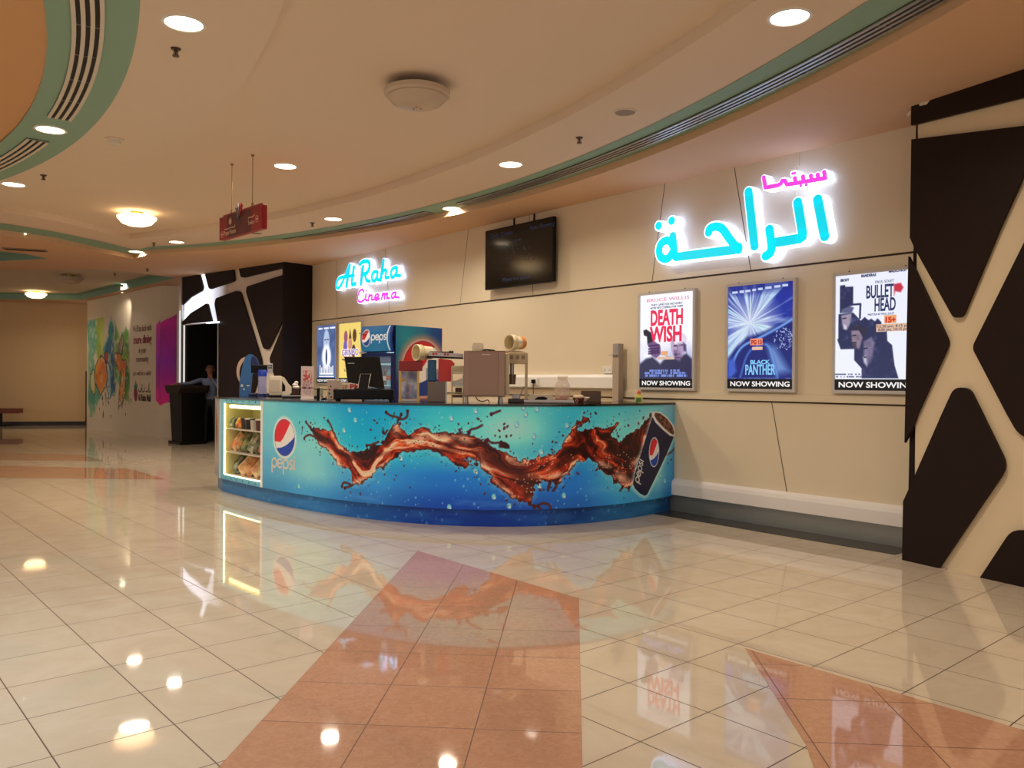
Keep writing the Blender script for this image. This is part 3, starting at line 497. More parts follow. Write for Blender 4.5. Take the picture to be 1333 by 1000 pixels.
AR=dict(alef=[(1.752,3.127),(1.825,2.778)],lam=[(1.547,3.133),(1.601,2.835),(1.599,2.806),(1.571,2.79),(1.281,2.784)],ra=[(1.244,2.92),(1.268,2.764),(1.262,2.709),(1.241,2.682),(1.204,2.666)],
 alef2=[(1.001,3.327),(1.076,2.78)],ha=[(.519,2.989),(.534,3.025),(.587,3.037),(.647,3.028),(.703,2.99),(.777,2.893),(.85,2.808),(.89,2.792),(.89,2.765)],bar=[(.89,2.77),(.133,2.781)],te=[(.133,2.781),(.077,2.80),(.044,3.012)],
 loop=[(.039,2.915),(.007,2.96),(-.056,2.976),(-.12,2.951),(-.147,2.888),(-.129,2.812),(-.065,2.776),(-.002,2.789),(.05,2.848)])
sg=on_wall('illuminated_sign',.85,.0,2.62,'large glowing Arabic cinema sign, cyan and pink, high on the right wall','sign'); o=(.85,2.62)
W1=.046
PG={}
def LT(key,m,v,w,wo,dm,o,n=14):
    a,b=PG.setdefault(key,(MB(),MB(),m))[:2]; ribbon(a,v,wo,.03,dm,o,n=n); ribbon(b,v,w,dm,dm+.007,o,n=n)
def PARTS():
    for k,(a,b,m) in PG.items():
        q=a.build('letter_body',MWG,sg); b.build('letter_face',m,q)
    PG.clear()
for k,v in AR.items():
    v=smooth_line(v,5) if k in('loop','ha','ra','te') else v
    LT({'alef':'a','lam':'l','ra':'l','alef2':'b'}.get(k,'h'),MCY,v,W1,W1+.015,.145,o)
for c in ((-.158,3.154),(.026,3.182)): LT(c,MCY,[c,c],.046,.060,.145,o)
PK=[[(1.175,3.439),(1.195,3.336),(1.334,3.334),(1.363,3.343),(1.378,3.369),(1.407,3.367),(1.431,3.324),(1.519,3.319),(1.825,3.312),(1.814,3.369)],[(1.525,3.318),(1.515,3.37)],[(1.61,3.317),(1.6,3.368)],[(1.689,3.315),(1.681,3.36)],[(1.758,3.314),(1.75,3.357)]]
for v in PK: LT('p',MPK,v,.020,.031,.145,o)
for c in ((1.490,3.418),(1.514,3.418),(1.579,3.286),(1.633,3.283)): LT('q' if c[1]>3.4 else c,MPK,[c,c],.014,.028,.145,o)
PARTS()
mb=MB(); mb.box(1.44-.85-.03,1.44-.85+.03,-.012,0,3.52-2.62,3.66-2.62); mb.box(1.44-.85-.008,1.44-.85+.008,-.012,0,3.1-2.62,3.53-2.62); mb.build('cable_cover',M_CREAM,sg)
AL_={'A1': [(-7.338, 3.469), (-7.455, 3.109)], 'A2': [(-7.356, 3.464), (-7.522, 3.276), (-7.652, 3.151), (-7.758, 3.097), (-7.831, 3.115), (-7.835, 3.192), (-7.747, 3.266), (-7.601, 3.286), (-7.418, 3.279), (-7.188, 3.27)], 'l': [(-7.185, 3.416), (-7.25, 3.19), (-7.232, 3.114), (-7.136, 3.121)], 'R1': [(-6.966, 3.448), (-6.868, 3.477), (-6.723, 3.474), (-6.638, 3.431), (-6.637, 3.348), (-6.72, 3.273), (-6.841, 3.258)], 'R2': [(-6.855, 3.394), (-6.924, 3.102)], 'R3': [(-6.792, 3.254), (-6.731, 3.143), (-6.623, 3.119)], 'a1': [(-6.367, 3.26), (-6.488, 3.262), (-6.548, 3.197), (-6.516, 3.118), (-6.435, 3.122), (-6.37, 3.181), (-6.355, 3.249), (-6.37, 3.134), (-6.284, 3.114)], 'h1': [(-6.163, 3.421), (-6.255, 3.109)], 'h2': [(-6.224, 3.19), (-6.139, 3.261), (-6.071, 3.245), (-6.097, 3.138), (-6.003, 3.129)], 'a2': [(-5.742, 3.266), (-5.851, 3.263), (-5.92, 3.201), (-5.893, 3.122), (-5.817, 3.129), (-5.752, 3.185), (-5.732, 3.256), (-5.752, 3.145), (-5.638, 3.123)]}
CI={'C': [(-6.825, 2.96), (-6.886, 3.001), (-6.984, 2.966), (-7.038, 2.879), (-7.007, 2.805), (-6.908, 2.786), (-6.811, 2.815)], 'i': [(-6.74, 2.911), (-6.77, 2.824), (-6.714, 2.796)], 'idot': [(-6.736, 2.964),(-6.734, 2.966)], 'n1': [(-6.632, 2.891), (-6.671, 2.793)], 'n2': [(-6.655, 2.839), (-6.561, 2.879), (-6.537, 2.854), (-6.552, 2.798), (-6.477, 2.797)], 'e': [(-6.431, 2.817), (-6.327, 2.832), (-6.327, 2.867), (-6.397, 2.873), (-6.443, 2.829), (-6.407, 2.78), (-6.292, 2.795)], 'm1': [(-6.184, 2.874), (-6.219, 2.784)], 'm2': [(-6.201, 2.829), (-6.134, 2.868), (-6.107, 2.851), (-6.128, 2.783)], 'm3': [(-6.115, 2.828), (-6.049, 2.869), (-6.022, 2.85), (-6.043, 2.788), (-5.966, 2.783)], 'a3': [(-5.77, 2.862), (-5.846, 2.859), (-5.9, 2.812), (-5.867, 2.775), (-5.802, 2.793), (-5.759, 2.852), (-5.769, 2.785), (-5.672, 2.772)]}
sg=on_wall('illuminated_sign',-6.7,.0,2.7,'glowing cyan and pink Latin-script cinema sign high on the wall at the left','sign'); o=(-6.7,2.7)
for k,v in AL_.items():
    v=smooth_line(v,4) if len(v)>3 else v; w=.038 if k in('A1','l','R1','R2','h1') else .031
    LT({'A1':'Al','A2':'Al','l':'Al'}.get(k,'Raha'),MCY,v,w,w+.014,.10,o,10)
for k,v in CI.items():
    v=smooth_line(v,4) if len(v)>3 else v; w=.021
    LT('Ci' if k in('C','i','idot') else k[0],MPK,v,w,w+.015,.10,o,10)
PARTS()
# ============================================================ TV
tv=on_wall('television',-2.63,0,2.70,'large black wall-mounted flat screen between the two glowing signs','television')
mb=MB(); mb.rbox(-.715,.715,-.12,-.07,0,.83,.006); mb.build('housing',M_BLACK,tv)
def tvscreen():
    m=mat('tv_screen_glass',(8,6,7),.12,spec=.5); return m
mb=MB(); mb.box(-.695,.695,-.1225,-.12,.02,.81); mb.build('screen',tvscreen(),tv)
mb=MB(); mb.box(-.25,.25,-.07,-.002,.2,.6); mb.box(-.22,-.2,-.02,-.002,.6,.95); mb.box(.2,.22,-.02,-.002,.6,.95); mb.build('bracket',M_DARK,tv)
MT=mat('dim_screen_text',(20,24,40),.4,emit=(70,84,130),estr=.16)
textmesh('Oscar Cinema','screen_text',MT,tv,(-.60,-.124,.71),.085,depth=.001); textmesh('Now Showing','screen_text',MT,tv,(.25,-.124,.71),.085,depth=.001)
textmesh('Movie not started','screen_text',MT,tv,(-.32,-.124,.08),.085,depth=.001); textmesh('10:15 pm','screen_text',MT,tv,(-.12,-.124,.60),.05,depth=.001)
mb=MB()
for i in range(34):
    xx=-.38+rng.rand()*.7; zz=.3+rng.rand()*.26; mb.box(xx,xx+.004+.01*rng.rand(),-.1235,-.1227,zz,zz+.02+.04*rng.rand())
mb.build('screen_picture',mat('dim_screen_marks',(12,12,24),.4,emit=(56,60,110),estr=.1),tv)
# ============================================================ POSTERS
MFR=mat('poster_frame_aluminium',(206,200,194),.4,metal=.2); MNS=emis('now_showing_white',(230,232,236),.85,(200,200,200)); MNB=mat('caption_black',(10,10,11),.3)
def poster(s0,s1,label,art,title,caption=True,group='lit film posters on the wall',z0=1.335,z1=2.44,est=1.0,texts=()):
    w=s1-s0; h=z1-z0; t=on_wall('poster_lightbox',(s0+s1)/2,0,z0,label,'poster',group)
    fw_=.028; d=.05
    mb=MB()
    for b in ((-w/2,w/2,0,fw_),(-w/2,w/2,h-fw_,h),(-w/2,-w/2+fw_,fw_,h-fw_),(w/2-fw_,w/2,fw_,h-fw_)): mb.box(b[0],b[1],-d,-.002,b[2],b[3])
    mb.build('frame',MFR,t)
    iw,ih=w-2*fw_,h-2*fw_; cap=.10 if caption else 0
    nx,ny=170,int(170*(ih-cap)/iw)
    X,Y=np.meshgrid(np.linspace(0,1,nx),np.linspace((ih-cap)/iw,0,ny)); p=Paint(X,Y); art(p,(ih-cap)/iw)   # y up, unit = inner width
    grid_obj('poster_print',X,Y,p.C,lambda a,b:np.array([a*iw-iw/2,np.full_like(a,-d+.012),b*iw+fw_+cap]),M_LBOX,t)
    if caption:
        mb=MB(); mb.box(-iw/2,iw/2,-d+.006,-.01,fw_,fw_+cap); mb.build('caption_strip',MNB,t)
        textmesh('NOW SHOWING','caption_text',MNS,t,(-iw*.455,-d+.003,fw_+.026),.07,bold=.0012,width=iw*.91)
    for sx in (-.7,.7):
        mb=MB(); mb.cyl((sx*w/2*.9,-.03,h),(sx*w/2*.9,-.03,h+.012),.006); mb.build('hook',M_DARK,t)
    for (s,x,y,size,c,bold,wd) in texts:
        m=emis('poster_ink_%d_%d_%d'%c,c,.75,c)
        textmesh(s,'poster_text',m,t,((x-.5)*iw,-d+.0095,y*iw+fw_+cap),size*iw,bold=bold*iw,width=wd*iw if wd else None,depth=.001 if bold>.01 else .003)
    return t
def a_dw(p,H):
    p.C[:]=(238,240,248); g=np.clip((.62-p.Y)/.6,0,1)*np.clip(fbm(p.X*3,p.Y*3,2)*1.6,0,1); p.blend(g*.85,(96,110,176))
    f=lambda x,y:(x/380,H-(y-190)/481)
    Q=lambda L:[f(x-65,y) for x,y in L]
    p.poly(Q([(88,445),(110,437),(170,480),(180,510),(165,515),(170,545),(120,545),(115,490),(92,480)]),(34,32,48),.02)
    p.poly(Q([(118,545),(170,525),(215,560),(220,620),(185,650),(145,625),(140,580)]),(110,80,130),.02)
    for yy in (560,582,600,615): p.stroke(Q([(130,yy),(205,yy-6)]),.012,(60,36,80),.02)
    p.poly(Q([(62,690),(110,650),(160,640),(215,690),(260,640),(330,655),(400,620),(440,660),(440,800),(62,800)]),(36,34,66),.04,.92)
    p.ell(*f(342-65,560),.135,.20,(176,158,190),soft=.1); p.ell(*f(355-65,520),.125,.10,(214,204,226),soft=.2)
    p.poly(Q([(310,590),(350,600),(375,640),(340,668),(312,640)]),(120,96,140),.03); p.poly(Q([(375,540),(398,560),(400,610),(380,600)]),(80,64,110),.03)
    for a,b in (((315,565),(335,563)),((350,562),(372,560)),((322,625),(350,625))): p.stroke(Q([a,b]),.012,(50,40,70),.015)
    p.stroke(Q([(340,570),(334,600)]),.008,(90,70,110),.01)
    p.ell(*f(352-65,590),.05,.16,(150,130,168),soft=.6,alpha=.6); p.stroke(Q([(322,648),(360,648)]),.006,(60,46,80),.02); p.ell(*f(345-65,520),.07,.05,(240,234,246),soft=.8,alpha=.8)
    for yy,x0,x1 in ((738,135,360),(756,100,400),(774,92,405)):
        m=(np.abs(p.Y-f(0,yy)[1])<.015)&(p.X>(x0-65)/380)&(p.X<(x1-65)/380)&(vnoise(p.X*60,p.Y*0+yy,1)>.3); p.blend(m*.85,(120,150,235))
    p.C[(p.X>.42)&(p.X<.54)&(p.Y>H-(632-190)/481)&(p.Y<H-(600-190)/481)]=(214,160,110); p.C[(p.X>.34)&(p.X<.66)&(p.Y>H-(660-190)/481)&(p.Y<H-(640-190)/481)]=(206,176,160)
RED=(205,40,84); NAV=(40,52,96)
poster(-.54,.27,'backlit film poster titled DEATH WISH in red on pale blue',a_dw,'',texts=[('BRUCE WILLIS',.12,1.15,.07,(196,120,150),0,.80),('THEY CAME FOR HIS FAMILY',.21,1.085,.045,NAV,0,.6),('NOW HE\'S COMING FOR THEM',.20,1.04,.045,NAV,0,.61),('DEATH',.20,.80,.31,RED,.012,.61),('WISH',.20,.555,.31,RED,.012,.61)])
def a_bp(p,H):
    p.C[:]=(30,48,150); a=np.arctan2(p.Y-.75,p.X-.35); r=np.hypot(p.X-.35,p.Y-.75); st=fbm(a*9,r*1.2,5)
    p.blend(np.clip((st-.42)*4,0,1)*np.clip(1.5-r*.9,0,1),(210,236,255)); p.blend(np.clip(.75-r*1.4,0,1),(244,252,255)); p.blend(np.clip((st-.62)*5,0,1)*.6,(40,110,150))
    p.poly([(.2,H),(.2,1.3),(.34,1.36),(.36,H)],(40,90,150),.1,.4)
    p.blend(np.clip((p.Y-H+.16)/.1,0,1)*.75,(30,40,130))
    # car bonnet shape in the lower half (no figure)
    p.poly([(0,.0),(0,.28),(.12,.42),(.3,.56),(.55,.62),(.75,.7),(.95,.78),(1,.8),(1,0)],(22,34,110),.06)
    p.stroke(smooth_line([(.05,.1),(.12,.3),(.25,.45),(.5,.55),(.8,.68),(1,.78)],6),.014,(120,170,240),.03); p.stroke(smooth_line([(.2,.02),(.3,.3),(.42,.42),(.62,.45),(.72,.2),(.78,.02)],6),.012,(70,110,200),.03)
    p.poly([(.62,.45),(.74,.42),(.95,.1),(.75,.06)],(150,200,250),.12,.6); p.poly([(0,.25),(.1,.3),(.14,.1),(.06,.02),(0,.02)],(60,90,190),.05)
    sp=vnoise(p.X*70,p.Y*70,8); m=(sp>.72)&(np.hypot(p.X-.86,p.Y-.52)<.15); p.blend(m*.7,(190,210,250))
    for i,(x0,x1) in enumerate(((.06,.15),(.18,.25),(.27,.35),(.38,.44),(.47,.54),(.58,.68),(.72,.81),(.84,.92))):
        p.C[(p.X>x0)&(p.X<x1)&(p.Y>H-.10+.005*i)&(p.Y<H-.07+.005*i)]=(190,205,240)
    p.C[(p.X>.36)&(p.X<.55)&(p.Y>.45)&(p.Y<.54)]=(232,140,110); p.C[(p.X>.39)&(p.X<.55)&(p.Y>.39)&(p.Y<.43)]=(220,180,160)
poster(.665,1.47,'backlit film poster with blue streaks and a dark car bonnet shape',a_bp,'',texts=[('BLACK',.36,.20,.075,(120,190,240),.002,.3),('PANTHER',.28,.06,.19,(120,190,240),.004,.46),('PG 13',.375,.465,.08,(150,40,30),.003,.16)])
def a_bh(p,H):
    p.C[:]=(226,232,248)
    f=lambda x,y:(x/638,H-(y-108)/599)
    Q=lambda L:[f(x-97,y) for x,y in L]
    D=(40,46,84)
    p.poly(Q([(130,178),(170,175),(175,190),(238,192),(238,320),(130,380)]),D,.01); p.stroke(Q([(225,322),(296,322),(292,420)]),.012,D,.008)
    p.poly(Q([(120,385),(240,380),(300,440),(330,415),(360,440),(380,430),(410,450),(430,430),(460,460),(455,500),(500,520),(505,590),(540,620),(560,760),(590,850),(310,850),(310,780),(250,720),(250,640),(140,640),(112,570),(120,560)]),D,.012)
    p.poly(Q([(143,395),(225,385),(225,440),(190,500),(160,490),(150,455)]),(150,142,165),.02); p.poly(Q([(135,378),(150,350),(215,330),(245,345),(225,385)]),(86,92,128),.02)
    p.poly(Q([(160,455),(190,470),(185,500),(165,495)]),(200,196,210),.02)
    p.poly(Q([(225,510),(285,505),(315,560),(290,640),(250,630),(230,580)]),(136,120,140),.02); p.poly(Q([(215,500),(240,470),(300,465),(350,500),(330,560),(290,510)]),(44,44,66),.02); p.poly(Q([(235,600),(265,600),(270,635),(245,632)]),(70,60,76),.02)
    p.poly(Q([(325,590),(385,560),(410,600),(390,700),(350,770),(325,700)]),(120,112,146),.03); p.poly(Q([(320,700),(345,690),(350,760),(328,740)]),(190,190,214),.03)
    for a,b in (((155,418),(180,415)),((235,545),(262,542)),((328,640),(350,636)),((240,595),(262,594)),((330,702),(345,700))): p.stroke(Q([a,b]),.007,(30,26,44),.01)
    nz_=fbm(p.X*14,p.Y*14,33); p.blend(np.clip((nz_-.55)*3,0,1)*(p.C.mean(-1)<90)*.5,(92,102,150)); p.blend(np.clip((nz_-.5)*3,0,1)*((p.C.mean(-1)>95)&(p.C.mean(-1)<190))*.35,(60,50,70))
    for yy in (822,840):
        m=(np.abs(p.Y-f(0,yy)[1])<.008)&(p.X<.36)&(vnoise(p.X*70,p.Y*0+yy,1)>.35); p.blend(m*.8,(70,76,110))
    p.poly(Q([(550,200),(600,195),(620,230),(600,260),(560,250),(552,280)]),(190,50,70),.02)
    p.C[(p.X>.60)&(p.X<.745)&(p.Y>f(0,470)[1])&(p.Y<f(0,412)[1])]=(224,160,110); p.C[(p.X>.505)&(p.X<.9)&(p.Y>f(0,525)[1])&(p.Y<f(0,472)[1])]=(210,176,150)
f_=lambda y:1.25-(y-108)/599
poster(1.85,2.665,'backlit pale film poster titled BULLET HEAD, partly behind the feature wall',a_bh,'',texts=[('BULLET',.38,f_(284),.21,NAV,.005,.325),('HEAD',.48,f_(378),.21,NAV,.005,.25),('PAUL SOLET',.49,f_(184),.045,NAV,0,.22),('WRITTEN BY PAUL SOLET',.40,f_(408),.035,NAV,0,.32),('BRODY',.06,f_(150),.045,NAV,.002,.11),('BANDERAS',.32,f_(132),.045,NAV,.002,.18),('MALKOVICH',.65,f_(118),.045,NAV,.002,.2),('15+',.605,f_(462),.085,(190,60,40),.005,.12),('12:30 pm, 4:15 pm',.515,f_(497),.045,NAV,0,.37),('8:00 pm, 10:15 pm',.53,f_(520),.045,NAV,0,.35)])
def a_l1(p,H):
    p.C[:]=(92,112,160); p.blend(np.clip(fbm(p.X*3,p.Y*3,6)*1.4-.5,0,1),(54,70,112))
    p.ell(.5,H-.42,.16,.32,(176,196,226),soft=.25); 
    for a,b in (((.40,H-.36),(.47,H-.35)),((.54,H-.35),(.61,H-.36)),((.44,H-.55),(.56,H-.55))): p.stroke([a,b],.013,(34,44,76),.02)
    p.stroke([(.5,H-.38),(.5,H-.48)],.01,(80,100,140),.02)
    p.ell(.5,.52,.24,.3,(244,250,255),soft=.4); p.ell(.5,.52,.05,.2,(60,76,110),soft=.3)
    for x_,hh in zip(np.linspace(.16,.84,9),(.18,.12,.16,.13,.15,.12,.17,.13,.16)): p.stroke([(x_,.12),(x_,.12+hh)],.024,(246,250,255),.02)
    p.stroke([(.14,.1),(.86,.1)],.02,(246,250,255),.02); p.C[(p.Y<.05)&(p.X>.1)&(p.X<.9)&(p.Y>.02)]=(235,240,250)
    for x0,x1 in ((.06,.28),(.36,.62),(.68,.96)): p.C[(p.X>x0)&(p.X<x1)&(p.Y>H-.09)&(p.Y<H-.05)]=(232,238,250)
poster(-8.76,-7.945,'narrow grey-blue backlit film poster with a face, beside the brown wall',a_l1,'',caption=True,z0=1.33,z1=2.475)
def a_l2(p,H):
    p.C[:]=(232,206,112)
    for cx,cy,c in ((.30,H-.30,(150,90,110)),(.70,H-.28,(90,60,50)),(.5,H-.46,(200,140,120)),(.28,H-.52,(110,90,190)),(.36,H-.70,(210,150,120)),(.66,H-.62,(70,50,60))): p.ell(cx,cy,.085,.14,c,soft=.2)
    p.poly([(.44,H-.34),(.5,H-.12),(.56,H-.34)],(90,60,40),.02); p.blend(((vnoise(p.X*26,p.Y*26,3)>.66)&(p.X>.2)&(p.X<.8)&(p.Y<H*.45)&(p.Y>.12))*.8,(90,70,80))
    p.poly([(.36,.2),(.6,.2),(.62,.6),(.4,.6)],(160,100,90),.1,.6); p.stroke([(.14,H-.8),(.86,H-.8)],.012,(70,60,50),.02)
poster(-7.865,-6.99,'yellow backlit film poster titled GRINGO beside the drinks fridge',a_l2,'',caption=True,z0=1.33,z1=2.475,texts=[('GRINGO',.10,.49,.20,(246,244,252),.016,.8),('GRINGO',.12,.50,.18,(120,100,180),.004,.76)])
# ============================================================ wall services
tr=on_wall('cable_trunking',-1.887,0,1.335,'white horizontal cable trunking box on the wall behind the counter','trunking')
mb=MB(); mb.prism([(0,0),(-.10,.015),(-.10,.14),(-.07,.175),(0,.175)],lambda x,y,d:(d,x,y),-1.30,1.015); mb.build('cover',M_WHITE,tr)
mb=MB(); mb.box(1.015,1.03,-.104,0,-.003,.178); mb.build('end_cap',M_OFFW,tr)
def socket(s,z,w,label,plug):
    t=on_wall('wall_socket',s,0 if not plug else .102,z,label,'socket'); mb=MB(); mb.rbox(-w/2,w/2,-.03,0,0,.088,.004); mb.build('plate',M_WHITE,t)
    mb=MB()
    for k in ((-.25,.25) if w>.1 else (0,)):
        for dx in (-.011,.011,0): mb.box(k*w+dx-.003,k*w+dx+.003,-.0315,-.03,.03 if dx else .048,.038 if dx else .058)
    mb.build('pin_holes',M_DARK,t)
    if plug:
        mb=MB(); mb.rbox(.0,.05,-.065,-.03,.02,.07); mb.build('plug',M_BLACK,t); mb=MB(); mb.tube([(.025,-.05,.02),(.028,-.05,-.08),(.03,-.045,-.2),(.03,-.04,-.34)],.005); mb.build('cable',M_BLACK,t,smooth=True)
socket(-1.04,1.522,.156,'white double socket above the right end of the cable trunking',False)
socket(-2.28,1.375,.156,'white double socket on the cable trunking with black plug and lead',True)
ps=on_wall('service_post',-.81,.09,1.2005,'tall grey rectangular metal post by the right end of the counter','post')
mb=MB(); mb.rbox(-.05,.05,-.04,.04,0,.67,.004); mb.build('post',mat('grey_painted_metal',(178,160,140),.4),ps)
mb=MB(); mb.box(-.012,.048,-.045,-.04,.54,.67); mb.box(-.1,.04,-.06,-.045,.535,.542); mb.build('bracket',M_ALU,ps)
# ============================================================ COUNTER
ZT=1.20
C0=CP(3.5); co_=empty('service_counter',(float(C0[0]),float(C0[1]),0),0,'curved snack bar counter with blue cola splash print and lit snack display','counter')
ox,oy=float(C0[0]),float(C0[1])
def CL(a,z,off=0):
    x,y=CP(a,off); return (x-ox,y-oy,z)
def mapc(off=0):
    def f(a,z):
        x,y=CP(a,off); return np.array([x-ox,y-oy,z+0*x])
    return f
OA0,OA1,OZ0,OZ1=.17,1.17,.225,1.12
def bgcol(A,Z):
    ga=[0,1.3,2.2,3,4,4.6,5.2,5.9,6.4,6.66,6.86]; gz=[.17,.45,.7,.95,1.19]
    T=[[(80,150,170)]*5,
     [(60,132,165),(85,155,175),(100,172,182),(112,182,190),(120,186,192)],[(60,140,180),(125,185,185),(125,190,190),(90,180,192),(70,165,185)],
     [(40,105,160),(55,140,185),(25,155,192),(15,150,188),(15,138,178)],[(15,62,145),(25,105,175),(55,160,205),(70,185,215),(50,172,210)],
     [(18,68,148),(38,120,184),(80,175,214),(150,212,224),(105,195,220)],[(30,88,155),(36,110,180),(40,142,195),(55,165,205),(60,172,208)],
     [(55,140,180),(80,172,196),(95,185,205),(110,196,210),(80,176,204)],[(70,150,180),(135,195,195),(160,200,185),(170,200,185),(105,180,205)],
     [(40,110,160),(60,140,175),(75,155,180),(90,165,182),(120,165,175)],[(24,86,130),(36,104,150),(44,122,160),(56,136,165),(90,140,150)]]
    T=np.array([T[1]]+T[1:],float)
    ia=np.clip(np.searchsorted(ga,A)-1,0,len(ga)-2); iz=np.clip(np.searchsorted(gz,Z)-1,0,3)
    ga=np.array(ga);gz=np.array(gz)
    s=lambda t:t*t*(3-2*t)
    ta=s(np.clip((A-ga[ia])/(ga[ia+1]-ga[ia]),0,1))[...,None]; tz=s(np.clip((Z-gz[iz])/(gz[iz+1]-gz[iz]),0,1))[...,None]
    return (T[ia,iz]*(1-ta)+T[ia+1,iz]*ta)*(1-tz)+(T[ia,iz+1]*(1-ta)+T[ia+1,iz+1]*ta)*tz
def splash_col(p,top,bot):
    A,Z=p.X,p.Y; tp=np.array(sorted([q[:2] for q in top])); bt=np.array(sorted([q[:2] for q in bot]))
    zt=np.interp(A,tp[:,0],tp[:,1]); zb=np.interp(A,bt[:,0],bt[:,1])
    k=np.ones(61)/61
    mid_a=np.linspace(1.3,6.4,400); m=np.interp(mid_a,tp[:,0],tp[:,1])*.5+np.interp(mid_a,bt[:,0],bt[:,1])*.5; m=np.convolve(np.pad(m,10,'edge'),np.ones(21)/21,'valid')
    zc=np.interp(A,mid_a,m); th=np.clip((zt-zb),.08,1); v=(Z-zb)/th
    fl=(Z-zc)*11+fbm(A*1.8,Z*3.2,21)*5.5; n=fbm(fl*1.6+A*.8,A*1.3,31,5); n2=fbm(A*16,Z*20,41,3); n3=fbm(fl*4+A,A*2.2,61,3); n=np.clip((n-.5)*2.6+.49+(n2-.5)*.7+(n3-.5)*.7,0,1)
    pal=np.array([(40,10,9),(92,22,13),(154,40,20),(196,62,30),(222,98,54),(242,168,128)],float); x=n*5; i=np.clip(x.astype(int),0,4); f=(x-i)[...,None]; c=pal[i]*(1-f)+pal[i+1]*f
    def ov(cx,cz,rx,rz,ang,col,al):
        nonlocal c
        cn,sn=math.cos(ang),math.sin(ang); dx,dz=A-cx,Z-cz; u=(dx*cn+dz*sn)/rx; w=(-dx*sn+dz*cn)/rz
        m=np.clip(1.25-np.hypot(u,w)+(n2-.5)*.6,0,1)[...,None]*al; c=c*(1-m)+np.array(col,float)*(.82+.36*n[...,None])*m
    pale=(238,166,128)
    for q in OV_PALE: ov(*q,pale,.9)
    for q in OV_DARK: ov(*q,(62,18,12),.85)
    ln=np.clip(1-np.abs(n3-.5)/.035,0,1)[...,None]*.55; c=c*(1-ln)+np.array((60,16,10.))*ln
    return c
OV_PALE=[(2.62,.56,.22,.055,-.5),(2.97,.38,.17,.06,.35),(3.41,.95,.07,.09,.2),(3.66,.845,.17,.055,.35),(3.92,.865,.16,.045,.0),(4.13,.86,.11,.055,-.3),(4.36,.585,.17,.028,-1.0),(4.56,.34,.20,.035,-.75),(4.86,.27,.10,.05,-.3),(5.86,.42,.17,.07,-.5),(6.05,.60,.12,.05,.5),(5.60,.585,.13,.035,-.3),(5.05,.50,.16,.03,.1),(3.28,.58,.14,.03,.5)]
OV_DARK=[(2.38,.80,.16,.05,-.5),(2.78,.64,.20,.035,-.25),(3.10,.655,.24,.03,.15),(3.30,.80,.05,.05,.2),(3.80,.735,.30,.035,.0),(4.0,.80,.10,.04,.2),(4.42,.66,.26,.085,-.62),(4.70,.50,.22,.12,-.75),(4.82,.37,.12,.12,-.9),(5.15,.64,.22,.04,.5),(5.38,.80,.12,.035,.6),(5.72,.70,.18,.035,-.2),(6.02,.78,.09,.05,.6),(5.92,.60,.18,.03,.3),(5.3,.9,.06,.12,-.5)]
def pepsi(p,cx,cz,rx,rz,ang=0,ring=True):
    c,s=math.cos(ang),math.sin(ang); dx,dz=p.X-cx,p.Y-cz; u=(dx*c+dz*s)/rx; w=(-dx*s+dz*c)/rz; r=np.hypot(u,w)
    if ring: p.blend(np.clip((1.22-r)/.12,0,1)*.8,(226,214,220))
    m=r<1; p.C[m]=(236,232,230); b1=-.50+.30*(u+.1)+.22*(u+.1)**2; b2=-.26+1.12*np.clip(u+.40,0,2)**1.3
    p.C[m&(w<b1)]=(30,62,140); p.C[m&(w>b2)&(w>b1+.06)]=(204,34,40); p.blend(np.clip((r-.93)/.07,0,1)*(r<1.02)*.5,(90,60,110))
step=.0056
Xa,Za=np.meshgrid(np.arange(0,ALEN,step),np.arange(.17,ZT-.018,step)); P_=Paint(Xa,Za); P_.C=bgcol(Xa,Za)*(.95+.1*fbm(Xa*2.5,Za*3,77)[...,None])
wv=fbm(Xa*1.5+Za*2,Za*9,78); P_.blend(np.clip((wv-.6)*3,0,1)*np.clip((.5-Za)*3,0,1)*.5,(120,170,205))
for i in range(420):
    a,z=rng.uniform(1.25,ALEN),rng.uniform(.18,1.18); r=.003+.008*rng.rand()**2
    P_.ell(a,z,r,r*1.3,(176,216,226),soft=.5,alpha=.5); P_.ell(a+r*.4,z-r*.4,r*.6,r*.6,(30,90,130),soft=.5,alpha=.4)
for a,z in WDROP:
    P_.ell(a,z,.024,.032,(30,104,150),soft=.3,alpha=.7); P_.ell(a-.004,z+.004,.02,.027,(150,208,224),soft=.5,alpha=.8); P_.ell(a+.006,z-.01,.010,.010,(235,248,250),soft=.5)
# halo behind splash, then splash
body=[q for q in TOP]+[q for q in BOT[::-1]]
_X,_Y=P_.X,P_.Y; P_.X=_X+(fbm(_X*22,_Y*22,91,3)-.5)*.075; P_.Y=_Y+(fbm(_X*22,_Y*22,95,3)-.5)*.075; mask=P_.inside(body); dd=P_.dist([q for q in body],True); P_.X,P_.Y=_X,_Y
P_.blend(np.clip(1-dd/.05,0,1)*(~mask)*.25,(200,225,225))
sc=splash_col(P_,TOP,BOT); P_.C[mask]=sc[mask]; P_.blend(np.clip(1.6-dd/.010,0,1)*mask*.75,(52,14,10)); P_.blend(np.clip(1.2-dd/.006,0,1)*(~mask)*.6,(80,24,16))
for t_ in TEND:
    q=smooth_line(t_,4); P_.stroke(q,.011,(58,18,12),.01); P_.stroke(q,.004,(150,56,36),.008,.6)
    P_.ell(t_[0][0],t_[0][1],.017,.02,(66,20,14))
P_.ell(2.05,.90,.012,.02,(70,24,18)); P_.ell(4.53,.80,.05,.03,(52,16,12),ang=-.5)
for a,z,r in DROPS:
    s_=.5+.5*rng.rand(); P_.ell(a,z,r*s_*1.25,r*s_*.8,(60,18,14),ang=rng.rand()*3,soft=.3); P_.ell(a-.003,z+.003,r*.35*s_,r*.3*s_,(170,84,60),soft=.5)
tt=np.array(body)
